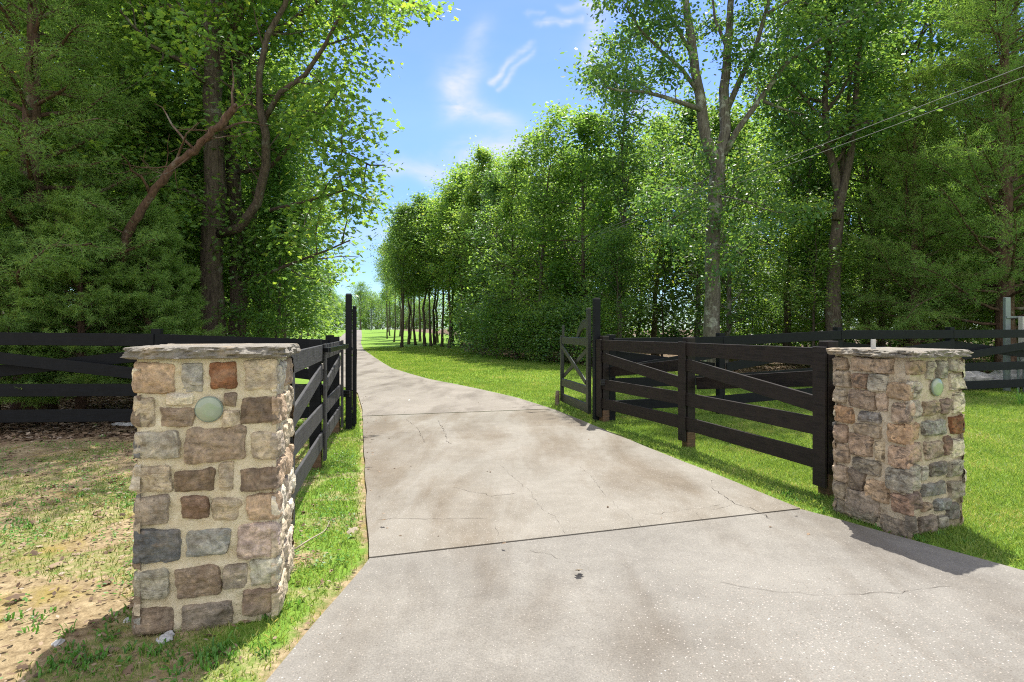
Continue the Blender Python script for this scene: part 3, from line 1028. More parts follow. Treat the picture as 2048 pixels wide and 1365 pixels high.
def pillar(name, label, corner, ang, S, H, faces, cap_h, disc, mort, seed, pipe=None, stone='stone', depth=.030, inset=.0, grow=.0):
    """corner = the near bottom corner; local x runs along the disc face, y runs back from it"""
    t = thing(name, label, 'stone pillar', (corner[0], corner[1], 0), ang)
    # faces: 0 disc face (y=0, outward -y), 1 the left side x=0, 2 right side x=S, 3 back; local frame with the disc face from x=0..S
    maps = [lambda u, v, w: (u, -w, v), lambda u, v, w: (-w, S - u, v), lambda u, v, w: (S + w, u, v), lambda u, v, w: (S - u, S + w, v)]
    mb = MB()
    for k in range(4):
        fl = faces.get(k) or random_face(S, H, seed + k)
        for i, (a, b, c, d, col) in enumerate(fl):
            # stones at the corners run out past the edge so that they meet round it
            a2 = -.012 if a < .035 else a
            c2 = S + .012 if c > S - .035 else c
            stone_geo(mb, maps[k], a2 - grow, b - grow, c2 + grow, d + grow, col, seed * 1000 + k * 100 + i, depth)
    mb.build('stonework', M[stone], t, False, True)
    # mortar body, set back from the stone faces
    mb = MB()
    for k in range(4):
        n, m = 56, 110
        V = np.zeros((n + 1, m + 1, 3))
        for i in range(n + 1):
            for j in range(m + 1):
                u, v = S * i / n, H * j / m
                e = min(u, S - u)
                q = noise.noise(Vector((u * 8, v * 8, k * 9 + seed))) * .013 + noise.noise(Vector((u * 24, v * 34, k * 9 + seed))) * .007 - inset
                q *= min(1, e / .02)
                V[i, j] = maps[k](u, v, q - .002)
        idx = np.arange((n + 1) * (m + 1)).reshape(n + 1, m + 1)
        qd = np.stack([idx[:-1, :-1], idx[1:, :-1], idx[1:, 1:], idx[:-1, 1:]], -1).reshape(-1, 4)
        mb.add(V.reshape(-1, 3), [qd])
    mb.build('mortar', mort, t, True)
    # capstone: a slab with a split rock edge
    mb = MB()
    o = .043
    n = 90
    rings = []
    prof = [(0, -.07), (.0, -.010), (.10, .004), (.25, .008), (.42, .010), (.58, .006), (.74, .006), (.88, .004), (.98, .0), (1.0, -.008), (1.0, -.03), (1.0, -.12)]
    per = []
    for k in range(4):
        for i in range(n):
            s = i / n * (S + 2 * o)
            per.append([(-o + s, -o, 0, -1), (S + o, -o + s, 1, 0), (S + o - s, S + o, 0, 1), (-o, S + o - s, -1, 0)][k])
    for f, off in prof:
        ring = []
        for i, (x, y, nx, ny) in enumerate(per):
            cx, cy = x - S / 2, y - S / 2
            L_ = math.hypot(cx, cy)
            mx = max(abs(cx), abs(cy))
            kx = off / (S / 2 + o)
            q = noise.noise(Vector((x * 14, y * 14, f * 4 + seed))) * .024 + noise.noise(Vector((x * 45, y * 45, f * 9))) * .012
            if f in (0, 1.0) and off < -.02:
                q = 0
            kk = 1 + kx + q / (S / 2)
            # round the corners a little
            rc = max(0, (L_ / (S / 2 + o) - 1.30)) * .25
            kk -= rc
            zz = H + f * cap_h + (noise.noise(Vector((x * 9, y * 9, seed))) * .006 if 0 < f < 1 else 0)
            ring.append((S / 2 + cx * kk, S / 2 + cy * kk, zz))
        rings.append(ring)
    N4 = len(per)
    V = np.array(rings).reshape(-1, 3)
    q = []
    for a in range(len(prof) - 1):
        for i in range(N4):
            j = (i + 1) % N4
            q.append((a * N4 + i, a * N4 + j, (a + 1) * N4 + j, (a + 1) * N4 + i))
    V = np.concatenate([V, [(S / 2, S / 2, H), (S / 2, S / 2, H + cap_h)]])
    tr = [(len(V) - 2, (i + 1) % N4, i) for i in range(N4)] + [(len(V) - 1, (len(prof) - 1) * N4 + i, (len(prof) - 1) * N4 + (i + 1) % N4) for i in range(N4)]
    mb.add(V, [np.array(q), np.array(tr)])
    mb.build('capstone', M['cap'], t, False)
    # round frosted glass light lens on the disc face
    du, dv, dr = disc
    mb = MB()
    k = 40
    th = np.linspace(0, 2 * np.pi, k, endpoint=False)
    rs = [(dr, .0), (dr, .014), (dr * .95, .018), (dr * .5, .020)]
    V = np.concatenate([np.stack([du + a * np.cos(th), np.full(k, -b), dv + a * np.sin(th)], 1) for a, b in rs] + [[(du, -.0205, dv)]])
    q = [(a * k + i, (a * k + (i + 1) % k), (a + 1) * k + (i + 1) % k, (a + 1) * k + i) for a in range(len(rs) - 1) for i in range(k)]
    tr = [((len(rs) - 1) * k + i, (len(rs) - 1) * k + (i + 1) % k, len(V) - 1) for i in range(k)]
    mb.add(V, [np.array(q), np.array(tr)])
    ln = mb.build('glass_light_lens', M['disc'], t, True)
    mb = MB()
    P = np.stack([du + (dr + .001) * np.cos(th), np.full(k, -.010), dv + (dr + .001) * np.sin(th)], 1)
    mb.tube(np.concatenate([P, P[:2]]), .0035, 6, cap=False)
    mb.build('rim', M['black_metal'] if False else M['grey_box'], ln, True)
    if pipe:
        mb = MB()
        x, y, h = pipe
        mb.tube([(x, y, H + cap_h - .004), (x, y, H + cap_h + h * .5), (x, y, H + cap_h + h)], .017, 14)
        mb.build('pipe_stub', M['white_pipe'], t, False)
    return t


LF = [(158, 147, 320, 262, PINK), (350, 145, 435, 265, GREY), (470, 145, 587, 260, RUST), (622, 140, 775, 275, TAN),
      (152, 288, 232, 405, TAN), (278, 275, 392, 320, CREAM), (255, 336, 398, 412, BROWN), (530, 280, 590, 335, BROWN), (530, 352, 604, 420, TAN), (614, 300, 764, 410, DARK),
      (160, 428, 338, 545, (.40, .36, .29)), (365, 427, 634, 570, BROWN), (657, 450, 770, 572, TAN),
      (160, 572, 300, 683, TAN), (320, 606, 484, 690, (.22, .16, .11)), (512, 576, 572, 712, TAN), (604, 610, 764, 708, DARK),
      (150, 706, 290, 822, (.30, .25, .2)), (338, 722, 462, 815, (.2, .13, .09)), (483, 735, 607, 832, TAN), (638, 730, 767, 835, PINK),
      (157, 850, 343, 990, BLUE), (370, 868, 553, 978, (.26, .26, .24)), (597, 857, 775, 998, (.42, .33, .28)),
      (160, 1015, 290, 1138, (.40, .37, .29)), (326, 1020, 514, 1145, BROWN), (530, 1028, 640, 1130, (.36, .31, .25)), (655, 1005, 765, 1122, (.42, .4, .32)),
      (157, 1172, 315, 1278, BROWN), (358, 1180, 563, 1282, (.24, .20, .16)), (612, 1140, 772, 1255, (.27, .2, .15))]
S1, H1 = .635, 1.355
# the left pillar is placed by the corner between its disc face and its driveway side; local origin is the other end of the disc face
a1 = math.radians(15.2)
c1 = np.array([-1.222, 2.955]) - S1 * np.array([math.cos(a1), math.sin(a1)])
side_l = [(0.0, 1.19, .18, 1.33, CREAM), (.20, 1.2, .42, 1.33, TAN), (.44, 1.18, .635, 1.33, TAN)] 
pillar('stone_gate_pillar', 'stone pillar left of the driveway with cream mortar and a grey capstone', c1, a1, S1, H1,
       {0: from_px(LF, 155, 772, 128, 1284, S1, H1), 2: random_face(S1, H1, 5, (.20, .36), [TAN, CREAM, PINK, (.46, .38, .3), TAN])}, .06, ((467 - 155) / 617 * S1, (1284 - 345) / 1156 * H1, .061), M['mortar'], 11, grow=.008, depth=.036)  # driveway side gets paler stone colours, sunlight put into the palette

# right pillar: driveway side (local left side) and disc face
RL = [(168, 318, 235, 385, BROWN), (245, 315, 455, 385, (.34, .26, .2)), (168, 388, 245, 465, (.3, .25, .2)), (252, 398, 330, 470, (.22, .15, .11)), (335, 390, 425, 470, GREY),
      (168, 476, 225, 545, (.36, .3, .24)), (232, 470, 370, 560, (.25, .19, .15)), (376, 478, 425, 560, (.4, .31, .25)),
      (168, 556, 262, 640, (.42, .27, .17)), (280, 566, 400, 620, (.26, .25, .25)), (272, 626, 392, 690, (.33, .27, .21)),
      (165, 648, 236, 738, (.36, .26, .2)), (243, 680, 355, 785, (.35, .26, .2)), (362, 700, 410, 790, TAN),
      (162, 745, 240, 840, (.38, .29, .22)), (256, 790, 395, 865, (.27, .24, .2)),
      (160, 850, 230, 930, (.37, .29, .23)), (238, 852, 318, 948, (.15, .12, .1)), (326, 880, 425, 975, PINK),
      (160, 930, 215, 1010, (.3, .26, .21)), (215, 945, 385, 1055, (.24, .20, .17)), (165, 1015, 380, 1080, (.2, .18, .15)),
      # stones turning the corner, their part on this side
      (428, 425, 520, 500, PINK), (440, 510, 520, 598, (.43, .33, .26)), (420, 610, 520, 690, (.46, .31, .2)), (424, 705, 520, 795, (.44, .31, .23)),
      (414, 806, 520, 905, GREY), (440, 918, 520, 1005, (.33, .22, .17)), (395, 1028, 520, 1110, (.2, .17, .14))]
RR = [(470, 332, 582, 402, BROWN), (592, 340, 628, 420, (.34, .31, .26)), (645, 335, 685, 418, (.28, .27, .24)), (700, 332, 722, 392, GREY), (724, 330, 765, 390, CREAM),
      (520, 425, 565, 500, (.46, .42, .36)), (700, 405, 762, 478, CREAM), (520, 510, 568, 598, (.42, .38, .33)), (575, 522, 652, 588, (.33, .26, .19)), (660, 518, 706, 588, (.2, .15, .13)), (716, 488, 762, 590, CREAM),
      (520, 612, 556, 690, (.44, .3, .2)), (570, 612, 686, 680, (.28, .28, .26)), (706, 602, 760, 685, RUST),
      (520, 705, 572, 792, (.42, .31, .24)), (584, 702, 664, 790, (.37, .3, .24)), (676, 692, 704, 780, (.22, .15, .12)), (708, 708, 756, 792, CREAM),
      (520, 806, 556, 915, GREY), (568, 812, 600, 880, (.42, .4, .36)), (610, 806, 692, 872, (.17, .16, .15)), (698, 808, 756, 885, (.38, .36, .3)),
      (574, 896, 690, 958, (.2, .2, .19)), (696, 905, 752, 985, (.33, .3, .25)), (520, 928, 566, 1006, (.2, .15, .13)), (628, 978, 700, 1030, (.24, .25, .25)), (572, 985, 616, 1020, BROWN),
      (520, 1030, 552, 1110, (.16, .14, .12)), (560, 1046, 636, 1120, (.2, .17, .15)), (644, 1052, 682, 1110, GREY), (690, 1006, 745, 1080, (.19, .18, .17))]
RR = [r_ for r_ in RR if r_[0] >= 515] + [(522, 332, 582, 402, BROWN)]
S2, H2 = .60, 1.295
a2_ = math.radians(22)
f1 = from_px(RL, 165, 520, 312, 1090, S2, H2)
f0 = from_px(RR, 520, 762, 322, 1125, S2, H2)
pillar('stone_gate_pillar', 'stained brown stone pillar right of the driveway with a pipe stub on its cap', (2.875, 4.12), a2_, S2, H2,
       {0: f0, 1: f1}, .055, ((638 - 520) / 242 * S2, (1125 - 458) / 803 * H2, .062), M['mortar_old'], 23, pipe=(.12, .36, .075), stone='stone_stained', depth=.040, inset=.008, grow=.004)


# ------------------------------------------------------------------ board fences
def fence_run(name, label, pts, side, mat, front_mat, rails, brace='\\', wid=.165, th=.026, faceboard=True, high_end=0, ends=None, postmat='post_wood', topz=1.34, ph=1.40):
    """pts: post positions (x, y); side = unit normal towards the boarded front"""
    t = thing(name, label, 'fence', (*pts[0], 0))
    o0 = np.array([*pts[0], 0.0])
    side = np.array([*side, 0.0])
    zg = [float(gh(x, y)) for x, y in pts]
    for i, (x, y) in enumerate(pts):
        a = pts[min(i + 1, len(pts) - 1)]; b = pts[max(i - 1, 0)]
        d = np.array([a[0] - b[0], a[1] - b[1], 0.0]); d /= np.linalg.norm(d)
        R = np.stack([d, np.cross((0, 0, 1), d), (0, 0, 1)], 1)
        mb = MB()
        mb.box(np.array([x, y, zg[i] + ph / 2 - .1]) - o0, (.115, .115, ph + .2), R, .006)
        po = mb.build('post', M[mat], t)
        if faceboard:
            mb = MB()
            mb.box(np.array([x, y, zg[i] + (topz + .10) / 2]) - o0 + side * (.058 + th + .015), (.145, .026, topz - .085), R, .004)
            mb.build('face_board', M[front_mat], t)
            mb = MB()
            mb.box(np.array([x, y, zg[i] + .04]) - o0 + side * .003, (.122, .122, .34), R, .006)
            mb.build('post_base', M[postmat], t)
    for i in range(len(pts) - 1):
        A = np.array([*pts[i], zg[i]]); B = np.array([*pts[i + 1], zg[i + 1]])
        d = B - A; d /= np.linalg.norm(d)
        f = side * (.058 + th / 2)
        e = d * .004
        for z in rails:
            mb = MB()
            mb.board(A - o0 + f + (0, 0, z) + e, B - o0 + f + (0, 0, z) - e, wid, th)
            mb.build('rail', M[front_mat], t)
        hi, lo = rails[0] - wid / 2 - .115, rails[1] + wid / 2 + .115
        for s_, (za, zb), nm in ((1, (hi, lo), 'brace'), (-1, (lo, hi), 'brace')):
            if high_end:
                za, zb = zb, za
            g = side * (.058 + th / 2) * s_
            mb = MB()
            mb.board(A - o0 + g + (0, 0, za) + d * .07, B - o0 + g + (0, 0, zb) - d * .07, wid * .92, th)
            mb.build(nm, M[front_mat if s_ > 0 else mat], t)
    return t


RA = (1.255, .625, .32)
n_rw = np.array([-.962, -.274])
fence_run('board_fence', 'dark brown board fence right of the driveway between gate post and stained pillar', [(1.50, 9.24), (2.25, 7.25), (2.86, 5.15)], n_rw, 'worn_wood', 'worn_wood', RA)
# short stub of rails from the last post to the pillar
mbs = thing('fence_stub', 'short rail ends between the dark fence post and the stained stone pillar', 'fence', (2.93, 5.13, 0))
for z, z2 in ((1.255, 1.255), (.95, .82), (.80, .80), (.55, .55), (.28, .28)):
    mb = MB(); mb.board((0, 0, z), (.21, -.62, z2), .155, .026); mb.build('rail', M['black_wood'], mbs)
n_lw = np.array([.975, .222])
fence_run('board_fence', 'sunlit grey-black board fence left of the driveway behind the cream-mortared pillar', [(-2.56, 8.25), (-2.12, 6.15), (-1.66, 4.02)], n_lw, 'black_wood', 'sunlit_black_wood', RA)
fence_run('board_fence', 'long black board fence along the dark woods on the left', [(-11.9, 6.9), (-9.5, 7.1), (-7.1, 7.35), (-4.78, 7.68), (-2.75, 8.6)], (0.06, -.998), 'black_wood', 'black_wood',
          (1.27, .605, .27), faceboard=False, topz=1.38, ph=1.42)
fence_run('board_fence', 'long black board fence across the lawn behind the stained pillar', [(1.62, 9.32), (3.6, 9.85), (6.0, 10.5), (8.6, 11.2), (11.0, 11.9), (13.5, 12.6)], (.26, -.966), 'black_wood', 'black_wood',
          (1.28, .63, .27), faceboard=False, topz=1.38, ph=1.42, high_end=1)

# ------------------------------------------------------------------ gate posts and open gate leaves
def gate_post(label, x, y, h, w):
    t = thing('gate_post', label, 'gate post', (x, y, float(gh(x, y))), math.radians(14))
    mb = MB(); mb.box((0, 0, h / 2 - .1), (w, w, h + .2), None, .008); mb.build('shaft', M['black_wood'], t)
    mb = MB()
    mb.box((0, 0, h + .006), (w - .02, w - .02, .012), None, .004)
    mb.build('cap', M['black_metal'], t)
    for z in (.32, 1.22):
        mb = MB()
        mb.tube([(w * .5 + .018, .03, z - .05), (w * .5 + .018, .03, z + .07)], .013, 10)
        mb.box((w * .5 + .006, 0, z), (.012, w * .9, .035))
        mb.build('hinge', M['black_metal'], t)
    if x < 0:
        mb = MB(); mb.box((w * .5 + .028, .04, .93), (.05, .03, 1.76), None, .004); mb.build('hanging_board', M['black_wood'], t)
    return t


gate_post('tall black post of the open gate at the left driveway edge', -2.44, 8.52, 2.03, .092)
gate_post('tall black post of the open gate at the right driveway edge', 1.386, 9.35, 2.01, .105)


def gate_leaf(label, x, y, ang, mat, L_=1.72):
    """hinged at the origin, running along local +x, its top bracket against the tall stile"""
    t = thing('gate', label, 'gate', (x, y, float(gh(x, y)) + .0), ang)
    th = .045
    W_ = .10

    def bar(n, a, b, w, tt=th, m=mat):
        mb = MB(); mb.board(a, b, w, tt); mb.build(n, M[m], t)
    mb = MB(); mb.box((.055, 0, .975), (.11, .06, 1.79), None, .005); mb.build('stile', M[mat], t)
    mb = MB(); mb.box((L_ - .04, 0, .74), (.08, .06, 1.29), None, .005); mb.build('stile', M[mat], t)
    bar('rail', (.112, 0, 1.295), (L_ - .082, 0, 1.295), .135)
    bar('rail', (.112, 0, .47), (L_ - .082, 0, .47), .15)
    bar('rail', (.112, 0, .165), (L_ - .082, 0, .165), .16)
    bar('cross_brace', (.13, .024, .60), (L_ - .10, .024, 1.18), .085, .022)
    bar('cross_brace', (.13, -.024, 1.18), (L_ - .10, -.024, .60), .085, .022)
    # curved bracket above the top rail
    mb = MB()
    n = 12
    P = []
    for i in range(n + 1):
        s = i / n
        xx = .11 + .62 * s
        zt = 1.69 - .32 * (s ** 1.0) + .10 * math.sin(s * math.pi) - .0 * s
        P.append((xx, zt))
    V = []
    for (xx, zt) in P:
        s = (xx - .11) / .62
        zb = max(1.364, zt - .13 - .03 * (1 - s))
        for yy in (-.018, .018):
            V += [(xx, yy, zt), (xx, yy, zb)]
    V = np.array(V)
    q = []
    for i in range(n):
        a = i * 4
        q += [(a, a + 1, a + 5, a + 4), (a + 2, a + 6, a + 7, a + 3), (a, a + 4, a + 6, a + 2), (a + 1, a + 3, a + 7, a + 5)]
    q += [(0, 2, 3, 1), (n * 4, n * 4 + 1, n * 4 + 3, n * 4 + 2)]
    mb.add(V, [np.array(q)])
    mb.build('bracket', M[mat], t)
    mb = MB(); mb.box((L_ - .12, .0, 1.47), (.06, .04, .22), None, .004); mb.build('finial', M[mat], t)
    return t


gate_leaf('open olive-black cross-braced gate leaf standing in the lawn on the right', 1.31, 9.62, math.atan2(1.70, -.33), 'green_wood')
gate_leaf('open black gate leaf seen edge-on at the left driveway edge', -2.385, 8.64, math.atan2(1.70, -.475), 'black_wood')

# gate closer arm on the left fence and its bracket on the post
t = thing('gate_opener_arm', 'flat black metal arm bolted to the left driveway fence', 'gate hardware', (-2.10, 6.5, 0))
mb = MB()
P = [(0.10, -.40, 1.29), (.22, -.40, 1.29), (.22, 1.25, 1.27), (.06, 1.45, 1.27)]
mb.board((.10, -.42, 1.285), (.165, -.44, 1.285), .05, .05)
mb.board((.165, -.44, 1.285), (-.18, 1.42, 1.275), .055, .018)
mb.board((-.17, 1.40, 1.275), (-.27, 1.50, 1.275), .055, .018)
mb.build('arm', M['black_metal'], t)
mb = MB(); mb.box((.075, -.42, 1.25), (.02, .05, .18), None, .003); mb.build('plate', M['black_metal'], t)
for lb, p in (('small black latch block on the left gate post', (-2.44, 8.44, .56)), ('small black latch bolted beside the right gate post', (1.46, 9.12, .66))):
    t = thing('gate_latch', lb, 'gate hardware', p)
    mb = MB(); mb.box((0, -.03, 0), (.10, .05, .10), None, .006); mb.build('block', M['black_metal'], t)
    mb = MB(); mb.tube([(-.05, -.055, .0), (.06, -.055, 0)], .012, 10); mb.build('bolt', M['black_metal'], t)

# short weathered stop post beside the open gate leaf
mb = MB()
mb.tube([(0, 0, -.1), (0, 0, .16), (.005, 0, .29)], [.048, .046, .04], 12)
mb.tube([(-.03, -.035, .17), (-.03, -.06, .19)], .012, 8)
tag(mb.build('gate_stop_post', M['old_wood'], None, False, loc=(.90, 11.3, 0)), 'short weathered wooden stop post at the free end of the right gate', 'post')

# ------------------------------------------------------------------ utility post, cabinet, wires
def utility():
    x, y = 10.7, 12.35
    z = float(gh(x, y))
    t = thing('utility_cabinet', 'grey-green electrical cabinet on steel posts at the woods edge behind the right fence', 'electrical cabinet', (x, y, z))
    for dx, w, h in ((.02, .11, 2.05), (1.55, .10, 2.0)):
        mb = MB(); mb.box((dx, 0, h / 2 - .1), (w, .08, h + .2), None, .006); mb.build('steel_post', M['grey_steel'], t)
    for zz in (1.62, 1.28):
        mb = MB(); mb.box((.78, -.055, zz), (1.62, .03, .045), None, .003)
        for k in range(26):
            mb.box((.06 + k * .058, -.073, zz), (.02, .006, .02))
        mb.build('strut_rail', M['grey_steel'], t)
    mb = MB(); mb.box((.82, -.20, 1.36), (.92, .22, .85), None, .012); mb.build('cabinet', M['grey_box'], t)
    mb = MB(); mb.box((.82, -.315, 1.36), (.84, .012, .77), None, .004); mb.build('door', M['grey_box'], t)
    mb = MB(); mb.box((.27, -.14, 1.32), (.16, .12, .62), None, .008); mb.build('side_box', M['white_pipe'], t)
    for k, dx in enumerate((.16, .29, .72)):
        mb = MB(); mb.tube([(dx, -.12, -.05), (dx, -.12, .93)], .022 + .006 * k, 12); mb.build('conduit', M['grey_steel'], t)
    mb = MB(); mb.tube([(.29, -.12, .60), (.29, -.12, .78)], .07, 14); mb.build('meter', M['pale_stone'], t)


utility()
_WP0 = at(742, 622, 150.0)


def far_pole():
    x, y = float(_WP0[0]), 150.0
    z = float(gh(x, y))
    t = thing('utility_pole', 'slender distant utility pole standing beyond the lawn beside the far drive', 'utility pole', (x, y, z))
    h = float(_WP0[2]) - z + .5
    mb = MB(); mb.tube([(0, 0, -.3), (0, 0, h / 2), (0, 0, h)], [.12, .10, .08], 10); mb.build('shaft', M['grey_steel'], t)
    mb = MB(); mb.box((0, -.14, h - .6), (1.6, .1, .12)); mb.build('crossarm', M['grey_steel'], t)


far_pole()
for k, (py, lab, sag) in enumerate(((108, 'upper of the two overhead wires slanting across the right-hand trees', .95), (134, 'lower of the two overhead wires slanting across the right-hand trees', .80))):
    a = _WP0 + np.array([0, 0, -.25 * k])
    b = at(2052, py, 7.5)
    b2 = b + (b - a) * .06
    t_ = np.linspace(0, 1, 90)
    # catenary-like sag
    P = a + (b2 - a) * t_[:, None]
    P[:, 2] -= sag * 4 * t_ * (1 - t_) * .75
    mb = MB()
    mb.tube(P, .0058 if k == 0 else .0052, 6)
    tag(mb.build('overhead_wire', M['wire'], None, True), lab, 'wire', 'overhead wires')

# ------------------------------------------------------------------ leaves, grass, trees
def leaf_template(kind):
    if kind == 'oak':       # lobed outline
        pts = [(0, 0), (.12, .10), (.30, .22), (.16, .36), (.42, .58), (.18, .68), (.20, .90), (0, 1), (-.20, .90), (-.18, .68), (-.42, .58), (-.16, .36), (-.30, .22), (-.12, .10)]
        P = np.array(pts)
        V = np.c_[P[:, 0], P[:, 1], -np.abs(P[:, 0]) * .35 - .25 * P[:, 1] ** 2]
        # fan halves along the midrib
        ctr = np.array([[0, .3, -.02], [0, .62, -.09]])
        V = np.concatenate([V, ctr])
        c0, c1 = 14, 15
        T = [(0, 1, c0), (1, 2, c0), (2, 3, c0), (3, c1, c0), (3, 4, c1), (4, 5, c1), (5, 6, c1), (6, 7, c1), (7, 8, c1), (8, 9, c1), (9, 10, c1), (10, 11, c1), (11, c0, c1), (11, 12, c0), (12, 13, c0), (13, 0, c0)]
        return V, np.array(T)
    if kind == 'oval':
        V = np.array([(0, 0, 0), (.27, .35, -.09), (.22, .75, -.2), (0, 1, -.28), (-.22, .75, -.2), (-.27, .35, -.09)])
        return V, np.array([(0, 1, 2, 3), (0, 3, 4, 5)])
    if kind == 'diamond':
        V = np.array([(0, 0, 0), (.30, .5, -.08), (0, 1, -.2), (-.30, .5, -.08)])
        return V, np.array([(0, 1, 2, 3)])
    if kind == 'needle':    # a flat scale-leaf sprig
        V = np.array([(-.07, 0, 0), (.07, 0, 0), (.06, .6, -.05), (0, 1, -.14), (-.06, .6, -.05)])
        return V, np.array([(0, 1, 2, 3, 4)])


def scatter_leaves(P, size, r, kind='oval', up=.9, dirs=None, dirk=0.0, sizevar=.3):
    """leaf-shaped faces at P; returns V, F"""
    n = len(P)
    T, Fc = leaf_template(kind)
    nrm = r.normal(0, .6, (n, 3)); nrm[:, 2] = np.abs(nrm[:, 2]) * .6 + up
    nrm /= np.linalg.norm(nrm, axis=1)[:, None]
    v = r.normal(0, 1, (n, 3))
    if dirs is not None:
        v = v * (1 - dirk) + dirs * dirk * 1.7
    v -= (v * nrm).sum(1)[:, None] * nrm
    v /= np.linalg.norm(v, axis=1)[:, None] + 1e-9
    u = np.cross(v, nrm)
    s = size * r.uniform(1 - sizevar, 1 + sizevar, n)
    V = P[:, None] + s[:, None, None] * (T[None, :, :1] * u[:, None] + T[None, :, 1:2] * v[:, None] + T[None, :, 2:] * nrm[:, None])
    k = len(T)
    Fs = (np.arange(n) * k)[:, None, None] + Fc[None]
    return V.reshape(-1, 3), Fs.reshape(-1, Fc.shape[1])


def rot_about(v, axis, a):
    return v * math.cos(a) + np.cross(axis, v) * math.sin(a) + axis * (axis @ v) * (1 - math.cos(a))


def unit(v):
    return v / (np.linalg.norm(v) + 1e-9)


def grow_path(p, d, length, r, n=6, wob=.18, lift=.1):
    P = [p.copy()]
    d = unit(d)
    for i in range(n):
        d = unit(d + r.normal(0, wob, 3) + np.array([0, 0, lift]))
        p = p + d * length / n
        P.append(p.copy())
    return np.array(P)


def make_tree(seed, H, r0, base, R, nlimb, leaves, size, kind='oval', mat='oak_leaf', bark='bark', prof='round', wood=1.0, limbs=None, trunk=None,
              elev=(20, 55), subs=7, clump=.30, up=.9, hang=0.0, spread=(0, 360), droop=0.0, low=None, keep_fn=None, ll=(.85, 1.15)):
    """returns (trunk mesh, crown mesh); base = height share where the crown starts"""
    r = np.random.default_rng(seed)
    tb = MB()
    if trunk is None:
        zz = np.linspace(-.15, H * .94, 12)
        wx = np.cumsum(r.normal(0, H * .008, 12)); wy = np.cumsum(r.normal(0, H * .008, 12))
        wx[0] = wy[0] = 0
        P = np.stack([wx, wy, zz], 1)
        rad = r0 * (1 - .93 * np.linspace(0, 1, 12) ** 1.1)
        rad[0] *= 1.5; rad[1] *= 1.08
        trunks = [(P, rad)]
    else:
        trunks = trunk
    for P, rad in trunks:
        # finer rings
        P = np.asarray(P, float)
        tt = np.linspace(0, len(P) - 1, (len(P) - 1) * 3 + 1)
        P2 = np.stack([np.interp(tt, range(len(P)), P[:, i]) for i in range(3)], 1)
        r2 = np.interp(tt, range(len(P)), rad)
        P2[1:-1] += r.normal(0, 1, P2[1:-1].shape) * r2[1:-1, None] * .10
        tb.tube(P2, r2 * r.uniform(.94, 1.06, len(r2)), 12)
    CP, CD = [], []          # leaf cluster centres and directions

    def branch(p, d, ln, rad, lvl, leafy=True):
        wob = .16 if lvl == 0 else .24
        P = grow_path(p, d, ln, r, 6 if lvl == 0 else 4, wob, (.07 - droop * (.5 if lvl == 0 else 1)))
        if keep_fn is not None and not keep_fn(P[-1:], None)[0]:
            if lvl > 0:
                return
            P = P[:4] if keep_fn(P[3:4], None)[0] else P[:3]
        if rad > .004:
            tb.tube(P, rad * np.linspace(1, .22, len(P)), 6 if lvl == 0 else 4, cap=False)
        if lvl >= 2:
            for i in range(1, len(P)):
                CP.append(P[i]); CD.append(unit(P[i] - P[i - 1]))
            return
        ns = subs if lvl == 0 else 4
        for i in range(ns):
            f = (.22 if lvl == 0 else .15) + (.78 if lvl == 0 else .85) * (i + r.uniform(0, .8)) / ns
            f = min(f, .98)
            x = f * (len(P) - 1)
            k = int(x)
            q = P[k] + (P[min(k + 1, len(P) - 1)] - P[k]) * (x - k)
            dd = unit(P[min(k + 1, len(P) - 1)] - P[max(k - 0, 0)] if k < len(P) - 1 else P[-1] - P[-2])
            ax = unit(r.normal(0, 1, 3))
            nd = unit(rot_about(dd, unit(np.cross(dd, ax)), math.radians(r.uniform(30, 70))))
            nd[2] = nd[2] * .75 + .05
            branch(q, nd, ln * (.52 - .22 * f) * r.uniform(.8, 1.2), rad * .45 * (1 - .5 * f), lvl + 1)
        if lvl == 1:
            CP.append(P[-1]); CD.append(unit(P[-1] - P[-2]))

    if limbs:
        for P, ra, rb in limbs:
            P = np.asarray(P, float)
            tb.tube(P, np.linspace(ra, rb, len(P)), 8)
            L0 = np.linalg.norm(np.diff(P, axis=0), axis=1).sum()
            ns = max(4, int(L0 * 2.2))
            for i in range(ns):
                x = (.25 + .73 * (i + r.uniform(0, .9)) / ns) * (len(P) - 1)
                x = min(x, len(P) - 1.01)
                k = int(x)
                q = P[k] + (P[k + 1] - P[k]) * (x - k)
                dd = unit(P[k + 1] - P[k])
                ax = unit(r.normal(0, 1, 3))
                nd = unit(rot_about(dd, unit(np.cross(dd, ax)), math.radians(r.uniform(35, 80))))
                branch(q, nd, r.uniform(.7, 1.25) * R * .42, .016, 1)
    tP, tR = trunks[0]
    tP = np.asarray(tP, float)
    for i in range(nlimb):
        f = (i + r.uniform(0, .7)) / nlimb
        z = H * (base + (.95 - base) * f)
        if prof == 'round':
            k = math.sin(math.pi * min(1, (.14 + .84 * f))) ** .6
        elif prof == 'cone':
            k = (1 - f) ** .8 * .95 + .08
        elif prof == 'vase':
            k = .45 + .6 * f - .45 * max(0, f - .75) * 3
        else:
            k = .9 - .35 * f
        x = np.interp(z, tP[:, 2], np.arange(len(tP)))
        kk = int(min(x, len(tP) - 1.01))
        q = tP[kk] + (tP[kk + 1] - tP[kk]) * (x - kk)
        az = math.radians(spread[0] + (spread[1] - spread[0]) * ((i * .381966 * 1.0) % 1 + r.uniform(-.06, .06)))
        el = math.radians(elev[0] + (elev[1] - elev[0]) * f + r.uniform(-8, 8))
        d = np.array([math.cos(az) * math.cos(el), math.sin(az) * math.cos(el), math.sin(el)])
        branch(q, d, R * k * r.uniform(*ll), max(.012, r0 * .33 * (1 - .6 * f)), 0)
    CP = np.array(CP); CD = np.array(CD)
